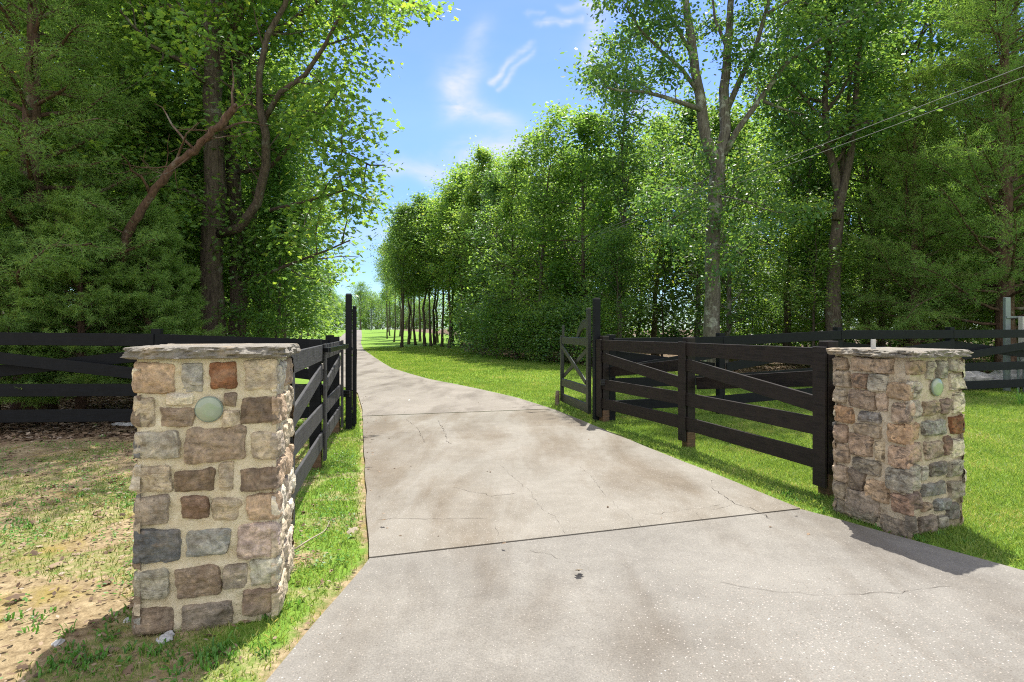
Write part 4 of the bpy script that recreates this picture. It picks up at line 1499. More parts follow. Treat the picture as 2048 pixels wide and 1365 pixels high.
    per = max(2, int(leaves * .52 / len(CP)))
    keep = r.uniform(0, 1, len(CP)) < .93
    CP, CD = CP[keep], CD[keep]
    n = len(CP) * per
    idx = np.repeat(np.arange(len(CP)), per)
    off = r.normal(0, 1, (n, 3)) * clump * np.array([1, 1, .55]) * np.repeat(r.uniform(.55, 1.5, len(CP)), per)[:, None]
    off[:, 2] -= hang * np.abs(r.normal(0, 1, n)) * clump
    P = CP[idx] + off
    if keep_fn is not None:
        kp = keep_fn(P, r)
        P, off = P[kp], off[kp]
    V, Fq = scatter_leaves(P, size, r, kind, up, unit_rows(off[:len(P)] + 1e-6), .35)
    me_t = tb.data('trunk', True)
    me_c = mesh_np('crown', V, [Fq])
    me_t.materials.append(M[bark]); me_c.materials.append(M[mat])
    return me_t, me_c


def unit_rows(a):
    return a / (np.linalg.norm(a, axis=1)[:, None] + 1e-9)


def make_cedar(seed, H, r0, R, sprigs, size=.055, base=.08, width=1.0, nl=46, spread=(0, 360), prof_pow=.7, bare=None):
    """juniper: many limbs carrying soft feathery sprays made of fine sprigs"""
    r = np.random.default_rng(seed)
    tb = MB()
    zz = np.linspace(-.15, H * .97, 14)
    P = np.stack([np.cumsum(r.normal(0, .02, 14)), np.cumsum(r.normal(0, .02, 14)), zz], 1)
    rad = r0 * (1 - .95 * np.linspace(0, 1, 14)); rad[0] *= 1.35
    tb.tube(P, rad, 12)
    SP, SD = [], []
    for i in range(nl):
        f = (i + r.uniform(0, .8)) / nl
        z = H * (base + (.97 - base) * f)
        ln = R * ((1 - f) ** prof_pow * .95 + .06) * r.uniform(.75, 1.15)
        az = math.radians(spread[0] + (spread[1] - spread[0]) * ((i * .381966) % 1))
        el = math.radians(r.uniform(-5, 25) + 25 * f)
        d = np.array([math.cos(az) * math.cos(el), math.sin(az) * math.cos(el), math.sin(el)])
        x = np.interp(z, zz, np.arange(14)); k = int(min(x, 12.99))
        q = P[k] + (P[k + 1] - P[k]) * (x - k)
        B = grow_path(q, d, ln, r, 7, .13, .0)
        tb.tube(B, max(.01, r0 * .2 * (1 - .6 * f)) * np.linspace(1, .25, len(B)), 5, cap=False)
        nsb = int(9 + ln * 5)
        for j in range(nsb):
            g = .25 + .75 * (j + r.uniform(0, .9)) / nsb
            x = min(g, .99) * (len(B) - 1); k = int(x)
            q2 = B[k] + (B[min(k + 1, len(B) - 1)] - B[k]) * (x - k)
            dd = unit(B[min(k + 1, len(B) - 1)] - B[k])
            side = unit(np.cross(dd, (0, 0, 1))) * (1 if j % 2 else -1)
            nd = unit(dd * .7 + side * r.uniform(.3, 1.0) + np.array([0, 0, r.uniform(-.25, .3)]))
            S = grow_path(q2, nd, r.uniform(.35, .75) * (1.1 - .45 * g) * (R / 2.2), r, 4, .16, -.03)
            tb.tube(S, .006 * np.linspace(1, .4, len(S)), 3, cap=False)
            for m_ in range(1, len(S)):
                for h in (0, .5):
                    SP.append(S[m_ - 1] + (S[m_] - S[m_ - 1]) * (1 - h)); SD.append(unit(S[m_] - S[m_ - 1]))
    SP = np.array(SP); SD = np.array(SD)
    per = max(1, int(sprigs / len(SP)))
    idx = np.repeat(np.arange(len(SP)), per)
    n = len(idx)
    sd_ = unit_rows(SD[idx] * .8 + r.normal(0, .55, (n, 3)) + np.array([0, 0, .1]))
    Pp = SP[idx] + sd_ * r.uniform(0, .11, n)[:, None] + r.normal(0, .028, (n, 3))
    V, Fq = scatter_leaves(Pp, size, r, 'needle', .25, sd_, .75, .4)
    me_t = tb.data('trunk', True); me_c = mesh_np('crown', V, [Fq])
    me_t.materials.append(M['bark_cedar']); me_c.materials.append(M['cedar_leaf'])
    return me_t, me_c


def plant(name, label, cat, data, x, y, rz=0, s=1.0, group=None, dz=0.0, sz=None):
    t = thing(name, label, cat, (x, y, float(gh(x, y)) + dz), rz, group)
    t.scale = (s, s, sz or s)
    link('trunk', data[0], None, t)
    link('crown', data[1], None, t)
    return t


ORD = ['first', 'second', 'third', 'fourth', 'fifth', 'sixth', 'seventh', 'eighth', 'ninth', 'tenth', 'eleventh', 'twelfth', 'thirteenth', 'fourteenth', 'fifteenth',
       'sixteenth', 'seventeenth', 'eighteenth', 'nineteenth', 'twentieth', 'twenty-first', 'twenty-second', 'twenty-third', 'twenty-fourth', 'twenty-fifth', 'twenty-sixth', 'twenty-seventh', 'twenty-eighth']


def order_labels(group, text, key):
    """number a row of look-alikes along the row as it is seen"""
    l = sorted([o for o in C.objects if o.get('group') == group], key=key)
    for i, o in enumerate(l):
        o['label'] = text % ORD[i]


def local(P, o):
    return np.asarray(P) - np.asarray(o)


def path(pts, Y, o, dy=None):
    """photo points at distance Y (list or number) as local coordinates"""
    out = []
    for i, (x, y) in enumerate(pts):
        YY = Y[i] if isinstance(Y, (list, tuple)) else Y
        out.append(at(x, y, YY) - o)
    return np.array(out)


def crown_bounds(o, holes, outline, wisp=None):
    """thins the leaves round the open trunks and limbs and keeps the crown within its outline over the drive"""
    def fn(P, r):
        Wp = P + np.array([o[0], o[1], 0])
        px_ = 1024 + F * Wp[:, 0] / Wp[:, 1]
        py_ = HZ - F * (Wp[:, 2] - CH) / Wp[:, 1]
        jit = (fbm(Wp[:, 1] * 2.1 + Wp[:, 0], Wp[:, 2] * 2.1, 3) - .5) * 90
        k = px_ < np.interp(py_, outline[1], outline[0]) + jit
        if wisp is not None:
            a, b, w_ = np.array(wisp[0], float), np.array(wisp[1], float), wisp[2]
            d = b - a
            t_ = np.clip(((px_ - a[0]) * d[0] + (py_ - a[1]) * d[1]) / (d @ d), 0, 1)
            k |= np.hypot(px_ - a[0] - t_ * d[0], py_ - a[1] - t_ * d[1]) < w_
        if r is None:
            return k
        for pts, hw, yy in holes:
            for (x0, y0), (x1, y1) in zip(pts[:-1], pts[1:]):
                d = np.array([x1 - x0, y1 - y0], float)
                t_ = np.clip(((px_ - x0) * d[0] + (py_ - y0) * d[1]) / (d @ d), 0, 1)
                dd = np.hypot(px_ - x0 - t_ * d[0], py_ - y0 - t_ * d[1])
                k &= ~((dd < hw) & (Wp[:, 1] < yy) & (r.random(len(P)) < .84))
        return k
    return fn


OUT_L = ([810, 812, 800, 790, 800, 790, 778, 735, 715, 695, 690], [-600, 0, 100, 200, 300, 400, 450, 500, 550, 600, 700])
# ---- hero trees, left
o = np.array([-6.5, 11.3, 0.]); o[2] = 0
T1 = path([(425, 812), (424, 665), (428, 500), (430, 300), (428, 150), (424, 0), (424, -160), (430, -330), (440, -460)], 11.3, o)
TB = path([(478, 812), (476, 665), (478, 520), (470, 400), (462, 300), (470, 150), (480, 0), (495, -160), (500, -300)], 11.9, o)
L1 = path([(440, 468), (480, 455), (515, 405), (532, 330), (532, 270), (520, 215), (518, 150), (535, 70), (570, 10), (585, -60)], [11.2, 11, 10.8, 10.6, 10.5, 10.4, 10.3, 10.2, 10.1, 10], o)
L2 = path([(528, 240), (560, 185), (610, 150), (650, 90), (680, 30), (710, -40)], [10.5, 10.4, 10.3, 10.1, 10, 9.9], o)
L3 = path([(478, 345), (540, 335), (600, 270), (650, 215), (676, 180)], [11.6, 11.2, 10.9, 10.6, 10.4], o)
L4 = path([(472, 560), (540, 545), (600, 520), (655, 500), (700, 480)], [11.8, 11.4, 11, 10.7, 10.4], o)
L5 = path([(430, 180), (360, 120), (300, 90), (240, 20)], [11.2, 10.8, 10.4, 10], o)
L6 = path([(475, 120), (560, 60), (650, -10), (740, -60), (800, -60)], [11.6, 11.2, 10.8, 10.3, 10], o)
L7 = path([(480, 20), (600, -60), (700, -60), (790, -10), (850, 15), (880, 25)], [11.6, 11.2, 10.6, 10.0, 9.6, 9.3], o)
L8 = path([(430, 420), (370, 380), (300, 360), (220, 340)], [11.2, 10.9, 10.6, 10.3], o)
L9 = path([(600, 270), (680, 300), (740, 330), (770, 330)], [10.9, 10.6, 10.3, 10.1], o)
L10 = path([(540, 420), (620, 400), (690, 380), (740, 400)], [10.8, 10.5, 10.2, 10.0], o)
oakL = make_tree(101, 15.5, .22, .42, 3.3, 20, 88000, .105, 'oak', 'oak_leaf', 'bark', 'round',
                 limbs=[(L1, .10, .04), (L2, .055, .02), (L3, .05, .02), (L4, .04, .012), (L5, .06, .02), (L6, .06, .02), (L7, .05, .012), (L8, .045, .015), (L9, .03, .01), (L10, .035, .01)],
                 trunk=[(T1, np.array([.27, .22, .20, .19, .17, .16, .14, .10, .05])), (TB, np.array([.22, .18, .17, .15, .13, .11, .10, .07, .03]))], clump=.24, up=.75, spread=(-35, 200),
                 keep_fn=crown_bounds(o, [([(424, 700), (424, 500), (428, 300), (430, 130)], 34, 11.6), ([(477, 700), (478, 520), (470, 400)], 26, 12.1),
                                          ([(440, 468), (480, 455), (515, 405), (532, 330), (532, 270), (520, 215), (518, 150), (535, 70), (570, 0)], 22, 10.8),
                                          ([(528, 240), (560, 185), (610, 150), (650, 90)], 18, 10.5)], OUT_L, ((780, -20), (890, 25), 28)))
plant('oak_tree', 'large twin-trunked oak with a curved lichen-covered limb behind the left fence', 'tree', oakL, o[0], o[1], dz=-.12)

K_young1 = make_tree(353, 9.0, .075, .14, 2.2, 28, 44000, .10, 'oak', 'light_leaf', 'bark', prof='round', elev=(5, 50), clump=.24, up=.8)
cedA = make_cedar(201, 8.5, .26, 2.15, 120000, .052, base=.18, nl=80)
cedB = make_cedar(202, 9.5, .20, 3.0, 170000, .11, base=.10, nl=84)
plant('cedar_tree', 'dark shaggy cedar at the far left whose sprays hang over the black fence', 'tree', cedA, -7.5, 8.9, .4, 1.0)
plant('cedar_tree', 'soft green cedar rising behind the fence just left of the oak', 'tree', cedB, -5.9, 9.3, 2.1, .40, sz=.36)
plant('young_oak_tree', 'young broadleaf tree with bright backlit leaves behind the shaggy far-left cedar', 'tree', K_young1, -9.0, 11.6, 1.0, 1.05)
plant('young_oak_tree', 'leafy young broadleaf tree between the far-left cedar and the big oak', 'tree', K_young1, -7.9, 12.6, 3.3, 1.1)
plant('cedar_tree', 'low cedar with soft drooping sprays right behind the far-left fence boards', 'tree', cedB, -7.6, 8.35, 1.1, .44, sz=.40)
plant('cedar_tree', 'low cedar filling the space under the leaning dead stem', 'tree', cedB, -6.5, 8.6, 4.0, .40, sz=.36)
# a leaning dead cedar stem with peeling red bark
mb = MB()
P = path([(255, 470), (300, 392), (345, 335), (390, 300), (430, 262), (460, 228), (474, 210)], [8.9, 8.8, 8.7, 8.6, 8.5, 8.5, 8.4], np.zeros(3))
P = np.concatenate([[P[0] + (-.7, .4, -2.0)], [P[0] + (-.35, .2, -.9)], P])
tq = np.linspace(0, 8, 49)
rd_ = np.random.default_rng(77)
P2 = np.stack([np.interp(tq, range(9), P[:, i]) for i in range(3)], 1) + rd_.normal(0, .012, (49, 3))
mb.tube(P2, np.interp(tq, range(9), [.085, .075, .066, .058, .055, .052, .05, .055, .03]) * rd_.uniform(.85, 1.15, 49), 12)
for a in (2, 3, 4, 5, 5, 6, 7):
    B = grow_path(P[a], np.array([rd_.normal(0, .6), rd_.normal(0, .3), rd_.uniform(-.3, .9)]), rd_.uniform(.5, 1.1), rd_, 7, .3, .0)
    mb.tube(B, np.linspace(.014, .003, 8), 5)
    for q_ in (3, 5):
        B2_ = grow_path(B[q_], np.array([rd_.normal(0, .8), rd_.normal(0, .3), rd_.normal(0, .5)]), .4, rd_, 5, .35, 0)
        mb.tube(B2_, np.linspace(.006, .002, 6), 4)
for a, b in ((6, (.25, 0, .9)), (5, (-.5, .1, .7)), (4, (.4, -.1, .25)), (7, (.1, .1, .8)), (3, (-.2, -.2, .6))):
    B = grow_path(P[a], np.array(b), 1.0, np.random.default_rng(a), 6, .25, .0)
    mb.tube(B, np.linspace(.025, .005, 7), 5)
dt = mb.build('dead_tree', M['bark_cedar'], None, True)
tag(dt, 'leaning bare red-barked cedar stem broken off beside the big oak', 'tree')

# ---- shared kinds
K = {}
K['tall'] = [make_tree(301, 13.5, .17, .30, 3.0, 22, 20000, .16, 'oval', 'oak_leaf', 'bark', clump=.26),
             make_tree(302, 14.0, .15, .34, 2.7, 22, 19000, .16, 'oval', 'dark_leaf', 'bark_grey', clump=.26),
             make_tree(303, 12.5, .14, .24, 2.8, 22, 20000, .16, 'oval', 'light_leaf', 'bark', clump=.26)]
K['under'] = [make_tree(311, 5.6, .055, .30, 1.9, 18, 20000, .10, 'oval', 'light_leaf', 'bark', prof='flat', elev=(5, 50), clump=.24, up=1.5),
              make_tree(312, 6.4, .06, .26, 1.8, 20, 20000, .10, 'oval', 'dark_leaf', 'bark', prof='round', elev=(5, 50), clump=.24, up=1.4),
              make_tree(313, 4.2, .045, .05, 1.8, 16, 16000, .10, 'oval', 'oak_leaf', 'bark', prof='flat', elev=(0, 50), clump=.24, up=1.4)]
K['far'] = [make_tree(321, 15, .22, .22, 4.2, 20, 13000, .30, 'diamond', 'oak_leaf', 'bark', clump=.5),
            make_tree(322, 16, .22, .25, 4.0, 20, 13000, .30, 'diamond', 'dark_leaf', 'bark', clump=.5),
            make_tree(323, 14, .20, .18, 4.2, 18, 13000, .30, 'diamond', 'light_leaf', 'bark', clump=.5)]
K['bush'] = [make_tree(331, 2.6, .03, .02, 1.5, 18, 9000, .10, 'oval', 'light_leaf', 'bark', prof='flat', elev=(0, 60), clump=.24, up=1.0),
             make_tree(332, 2.2, .03, .02, 1.6, 18, 9000, .10, 'oval', 'dark_leaf', 'bark', prof='flat', elev=(0, 60), clump=.24, up=1.0)]
K['edge'] = [make_tree(341, 9.5, .11, .06, 2.5, 30, 27000, .14, 'oval', 'light_leaf', 'bark', prof='flat', elev=(0, 60), clump=.22, ll=(.5, 1.35)),
             make_tree(342, 10.5, .12, .06, 2.4, 30, 27000, .14, 'oval', 'dark_leaf', 'bark_grey', prof='round', elev=(10, 65), clump=.22, ll=(.5, 1.4)),
             make_tree(343, 9.0, .11, .08, 2.5, 28, 26000, .14, 'oval', 'oak_leaf', 'bark', prof='round', elev=(0, 55), clump=.22, ll=(.5, 1.35)),
             make_tree(344, 12.5, .12, .12, 2.1, 34, 26000, .13, 'oval', 'oak_leaf', 'bark', prof='round', elev=(15, 70), clump=.20, ll=(.5, 1.5)),
             make_tree(345, 11.5, .11, .20, 2.3, 30, 22000, .13, 'oval', 'dark_leaf', 'bark_grey', prof='vase', elev=(15, 65), clump=.20, ll=(.5, 1.4))]
cedR = make_cedar(203, 12.5, .22, 3.2, 150000, .075, base=.10, nl=110)

# leafy young oak just right of the big one, reaching to the gate
YO = [np.array([-5.9, 14.6, 0]), np.array([-5.35, 12.3, 0])]
K['young'] = [make_tree(351, 8.5, .07, .14, 1.7, 28, 34000, .10, 'oak', 'oak_leaf', 'bark', prof='flat', elev=(0, 50), clump=.24, up=.8),
              make_tree(352, 9.5, .075, .16, 2.0, 28, 32000, .10, 'oak', 'light_leaf', 'bark', prof='round', elev=(5, 50), clump=.24, up=.8, keep_fn=crown_bounds(YO[1], [], OUT_L))]
plant('young_oak_tree', 'bright leafy young oak filling the gap between the big oak and the left gate post', 'tree', K['young'][1], -5.35, 12.3, 0, 1.0)
plant('young_oak_tree', 'young oak with sunlit leaves close behind the left gate post', 'tree', K['young'][0], -5.9, 14.6, 2.5, .95)
plant('young_oak_tree', 'small young oak whose low branches hang just above the fence right of the big oak', 'tree', K['young'][0], -4.75, 11.6, 4.2, .62)

# ---- left woods
r = np.random.default_rng(42)
woods_g = 'tall trees inside the dark woods on the left'
under_g = 'leafy understory saplings in the woods on the left'
spots = []
tries = 0
while len(spots) < 27 and tries < 4000:
    tries += 1
    y = 12.5 + 24 * r.random() ** 1.1
    x = -(.18 * y) - 3.6 - r.random() * (y * .95)
    le = float(ledge(y))
    if x > le - 3.2: continue
    if x / y < -1.35: continue
    if any((x - a) ** 2 + (y - b) ** 2 < 2.4 ** 2 for a, b in spots): continue
    if (x + 6.5) ** 2 + (y - 11.3) ** 2 < 3: continue
    spots.append((x, y))
for i, (x, y) in enumerate(spots):
    plant('forest_tree', 'tall straight tree inside the dark woods behind the left fence', 'tree', K['tall'][i % 3], x, y, r.uniform(0, 6.28), r.uniform(.9, 1.15), woods_g)
sp2 = []
tries = 0
while len(sp2) < 30 and tries < 4000:
    tries += 1
    y = 10.0 + 24 * r.random() ** 1.2
    x = -(.2 * y) - 3.4 - r.random() * (y * .95)
    if x > float(ledge(y)) - 2.4 or x / y < -1.3: continue
    if any((x - a) ** 2 + (y - b) ** 2 < 1.5 ** 2 for a, b in sp2): continue
    sp2.append((x, y))
for i, (x, y) in enumerate(sp2):
    plant('sapling', 'thin leafy sapling in the understory behind the left fence', 'sapling', K['under'][i % 3], x, y, r.uniform(0, 6.28), r.uniform(.8, 1.2), under_g)
# the left edge of the far drive
gl = 'trees lining the left side of the far drive'
for i, y in enumerate([18, 23, 29, 36, 44, 53, 64, 77, 92, 110, 132, 158]):
    x = float(ledge(y)) - 2.9 - .018 * y - r.uniform(0, 1)
    plant('roadside_tree', 'leafy tree lining the left side of the drive beyond the gate', 'tree', K['edge'][i % 3] if y < 60 else K['far'][i % 3], x, y, r.uniform(0, 6.28), r.uniform(.85, 1.05) if y < 60 else .8, gl)

# ---- big oak, right
o = np.array([5.8, 16.5, 0.])
B0 = path([(1425, 775), (1424, 640), (1424, 500), (1428, 420), (1436, 345)], 16.5, o)
TA = np.concatenate([B0, path([(1414, 290), (1400, 200), (1388, 130), (1378, 60), (1370, 0), (1355, -90), (1345, -160)], 16.3, o)])
B1 = path([(1436, 345), (1450, 270), (1450, 190), (1456, 110), (1462, 20), (1470, -90), (1474, -150)], [16.5, 16.4, 16.4, 16.4, 16.4, 16.4, 16.4], o)
B2 = path([(1452, 235), (1480, 170), (1510, 110), (1530, 40), (1560, -60), (1580, -130)], [16.4, 16.2, 16, 15.8, 15.6, 15.4], o)
B3 = path([(1448, 320), (1475, 270), (1520, 210), (1570, 140), (1640, 90), (1720, 40), (1800, -10)], [16.4, 16.2, 16, 15.8, 15.5, 15.3, 15], o)
l1 = path([(1408, 232), (1380, 222), (1330, 205), (1290, 195), (1240, 192), (1205, 185)], [16.3, 16, 15.8, 15.6, 15.4, 15.2], o)
l2 = path([(1400, 200), (1365, 150), (1320, 110), (1280, 70), (1250, 20)], [16.3, 16.1, 15.9, 15.7, 15.5], o)
l3 = path([(1385, 120), (1350, 60), (1310, 0), (1270, -60)], [16.3, 16.1, 15.9, 15.7], o)
l4 = path([(1456, 110), (1430, 50), (1420, -40)], [16.4, 16.8, 17.1], o)
l5 = path([(1520, 210), (1570, 230), (1610, 240)], [16, 16.3, 16.6], o)
l6 = path([(1530, 40), (1600, 0), (1680, -60)], [15.8, 16.0, 16.2], o)
l7 = path([(1430, 400), (1480, 410), (1530, 430)], [16.5, 15.8, 15.2], o)
l8 = path([(1426, 430), (1385, 425), (1350, 445), (1325, 460)], [16.4, 16.0, 15.7, 15.5], o)
l9 = path([(1425, 500), (1455, 500), (1485, 520)], [16.5, 16.0, 15.7], o)
l10 = path([(1434, 350), (1410, 370), (1385, 390)], [16.4, 16.0, 15.6], o)
oakR = make_tree(102, 14.5, .3, .80, 3.0, 9, 70000, .115, 'oval', 'dark_leaf', 'bark_grey', 'round',
                 limbs=[(B2, .095, .03), (B3, .10, .03), (l8, .03, .01), (l9, .03, .01), (l10, .03, .01), (l1, .08, .02), (l2, .07, .02), (l3, .06, .02), (l4, .06, .02), (l5, .05, .02), (l6, .05, .02), (l7, .03, .01)],
                 trunk=[(TA, np.array([.30, .22, .205, .20, .215, .155, .14, .125, .11, .09, .07, .04])), (B1, np.array([.19, .15, .13, .11, .09, .07, .04]))], clump=.24, up=.5)
plant('oak_tree', 'tall pale-barked oak forking high above the right fence', 'tree', oakR, o[0], o[1])
# multi-stemmed tree further right
o = np.array([9.6, 17.0, 0.])
S0 = path([(1668, 775), (1668, 560), (1672, 470), (1680, 400)], 17, o)
TS = np.concatenate([S0, path([(1655, 300), (1650, 200), (1660, 100), (1665, 20)], 17, o)])
sB = path([(1672, 450), (1700, 330), (1712, 230), (1715, 130), (1730, 60)], 16.8, o)
sC = path([(1680, 400), (1690, 280), (1700, 180), (1690, 80)], 17.2, o)
tri = make_tree(103, 12.0, .2, .52, 2.8, 18, 38000, .125, 'oval', 'dark_leaf', 'bark', 'round', limbs=[(sC, .08, .03)],
                trunk=[(TS, np.array([.24, .19, .17, .14, .10, .08, .06, .03])), (sB, np.array([.12, .10, .08, .06, .03]))], clump=.28)
plant('forked_tree', 'dark slender tree with three upright stems between oak and right-hand cedar', 'tree', tri, o[0], o[1])
# cedars on the far right
plant('cedar_tree', 'huge feathery cedar filling the upper right corner above the wires', 'tree', cedR, 13.2, 15.2, .3, 1.08)
plant('cedar_tree', 'feathery cedar standing between the forked tree and the corner cedar', 'tree', cedR, 11.7, 16.6, 3.4, .72)
plant('cedar_tree', 'cedar behind the grey cabinet at the right edge', 'tree', cedR, 15.6, 17.6, 1.9, 1.1)

# ---- right-hand woods edge, from far to near
ge = 'trees along the edge of the woods beyond the right lawn'
edge = [(-.9, 31.0, .95), (.3, 28.6, .82), (1.4, 26.2, 1.12), (2.8, 24.4, 1.2), (4.2, 22.4, 1.1), (7.6, 20.4, .9), (-1.8, 36, 1.05), (1.6, 32, 1.15), (4.2, 28, 1.12),
        (11.0, 20.8, .95), (8.0, 25, 1.1), (14, 21.5, 1.0)]
for i, (x, y, s) in enumerate(edge):
    plant('edge_tree', 'bushy tree leafy to the ground along the woods beyond the right lawn', 'tree', K['edge'][(i * 2 + 1) % 5], x, y, r.uniform(0, 6.28), s, ge, sz=s * (1.0 if x > -2 else .95))
gt_ = 'tall trees standing in the woods on the right'
sp3 = []
tries = 0
while len(sp3) < 36 and tries < 4000:
    tries += 1
    y = 19 + 26 * r.random()
    x = -3.0 + (y - 30) * -.12 + r.random() * (y * .98 + 4)
    wood = np.interp(x, [-60, -9.3, -6.6, -2.8, 1.0, 3.5, 6.5, 10, 16, 60], [230, 62, 44, 28.5, 24.5, 20.0, 18.5, 18.2, 17.2, 17])
    if y < wood + 1.5 or x / y > 1.1: continue
    if any((x - a) ** 2 + (y - b) ** 2 < 2.5 ** 2 for a, b in sp3): continue
    sp3.append((x, y))
for i, (x, y) in enumerate(sp3):
    s = r.uniform(.82, 1.0)
    plant('forest_tree', 'tall slender tree standing deep in the woods behind the right fence', 'tree', K['tall'][i % 3], x, y, r.uniform(0, 6.28), s, gt_)
sp4 = []
tries = 0
while len(sp4) < 36 and tries < 4000:
    tries += 1
    y = 14 + 18 * r.random() ** 1.3
    x = 1.0 + r.random() * (y * .95)
    wood = np.interp(x, [-2.8, 1.0, 3.5, 6.5, 10, 16, 60], [27.5, 22.5, 18.0, 16.0, 14.9, 13.9, 13])
    if y < wood + .6 or x / y > 1.0: continue
    if any((x - a) ** 2 + (y - b) ** 2 < 1.4 ** 2 for a, b in sp4): continue
    sp4.append((x, y))
for i, (x, y) in enumerate(sp4):
    plant('sapling', 'thin leafy sapling in the understory behind the right fence', 'sapling', K['under'][(i + 1) % 3], x, y, r.uniform(0, 6.28), r.uniform(.65, .95), 'leafy understory saplings in the woods on the right')
# open grove with bare trunks right of the far drive
gg = 'slim dark-trunked trees of the open grove on the lawn'
grove = make_tree(361, 14, .15, .34, 3.0, 20, 14000, .22, 'oval', 'oak_leaf', 'bark', clump=.42)
grove2 = make_tree(362, 14, .14, .36, 3.0, 20, 14000, .22, 'oval', 'light_leaf', 'bark', clump=.42)
gp = [(777, 61, .9), (790, 46, .80), (803, 45.5, .82), (817, 52, .85), (831, 50, .8), (850, 45.5, .85), (862, 45, .8), (870, 50, .85), (884, 44, .8), (897, 41, .8),
      (765, 75, .9), (772, 90, 1.0), (840, 60, .95), (875, 56, .95), (905, 48, .95), (925, 40, .88), (770, 120, 1.1), (800, 85, 1.0), (820, 70, .95), (950, 42, .95), (980, 38, .9)]
for i, (px_, y, s) in enumerate(gp):
    x = (px_ - 1024) / F * y
    plant('grove_tree', 'slim tree with a bare dark trunk in the open grove right of the far drive', 'tree', (grove if i % 2 else grove2), x + (.6 if px_ < 800 else 0), y, r.uniform(0, 6.28), s * (.62 if px_ < 800 else .9), gg, sz=s)
for x_, y_, s_ in ((14.6, 21.5, 1.25), (17.5, 24, 1.3)):
    plant('forest_tree', 'tall slender tree standing deep in the woods behind the right fence', 'tree', K['tall'][0], x_, y_, 1.0, s_, gt_)
# low bushes along the woods edge, right
gb = 'low bushes along the foot of the right-hand woods'
for i, (x, y) in enumerate([(-1.5, 29.0), (-.7, 26.8), (.1, 25.2), (.9, 24.0), (1.6, 23.0), (2.4, 21.8), (3.0, 19.9), (-2.2, 31.5)]):
    plant('bush', 'low leafy bush at the foot of the woods beyond the right lawn', 'bush', K['bush'][i % 2], x, y + .3, r.uniform(0, 6.28), r.uniform(.75, 1.1), gb)
# far tree line beyond the crest
gf = 'distant pale trees beyond the crest of the drive'
for i in range(26):
    px_ = 640 + i * 9.0 + r.uniform(-4, 4)
    y = 215 + r.uniform(0, 50) + (i % 3) * 12
    x = (px_ - 1024) / F * y
    plant('distant_tree', 'distant tree standing beyond the crest where the drive ends', 'tree', K['far'][i % 3], x, y, r.uniform(0, 6.28), r.uniform(.95, 1.35), gf, dz=1.0)


# far-off woodland masses that close the view between the trunks
def woodland(label, pts, depth, h, n, size, seed, mat='oak_leaf', low=0):
    rr = np.random.default_rng(seed)
    pts = np.array(pts, float)
    seg = np.linalg.norm(np.diff(pts, axis=0), axis=1)
    cum = np.concatenate([[0], np.cumsum(seg)])
    nc = n // 60
    s = rr.uniform(0, cum[-1], nc)
    cx = np.interp(s, cum, pts[:, 0]); cy = np.interp(s, cum, pts[:, 1])
    cx += rr.uniform(-depth, depth, nc) * .5; cy += rr.uniform(-depth, depth, nc) * .5
    top = h * (.72 + .5 * fbm(s * .12, s * 0 + seed, 3))
    cz = gh(cx, cy) + low + top * rr.random(nc) ** .85
    idx = np.repeat(np.arange(nc), 60)
    P = np.c_[cx, cy, cz][idx] + rr.normal(0, 1, (len(idx), 3)) * np.array([1.0, 1.0, .5]) * size * 2.6
    V, Fq = scatter_leaves(P, size, rr, 'diamond', .6)
    me = mesh_np('woodland', V, [Fq])
    me.materials.append(M[mat])
    tag(link('woodland', me, None), label, 'woodland', kind='stuff')


woodland('mass of sunlit foliage deep in the woods on the left', [(-48, 14), (-44, 32), (-28, 38), (-18, 42)], 7, 13, 130000, .30, 1, 'light_leaf')
woodland('mass of sunlit foliage deep in the woods on the right', [(-3, 54), (1, 44), (18, 40), (32, 35), (42, 20)], 7, 15, 200000, .32, 2, 'oak_leaf')
woodland('distant mass of trees left of the far drive', [(-24, 48), (-40, 80), (-62, 130), (-90, 200)], 10, 12, 60000, .45, 3, 'oak_leaf')
woodland('distant mass of trees behind the open grove', [(0, 58), (-3, 85), (-8, 130), (-14, 180), (-20, 225)], 8, 13, 60000, .45, 4, 'dark_leaf')
woodland('pale tree mass beyond the crest of the drive', [(-140, 262), (-80, 282), (-20, 275), (60, 262)], 14, 20, 50000, .9, 5, 'oak_leaf')


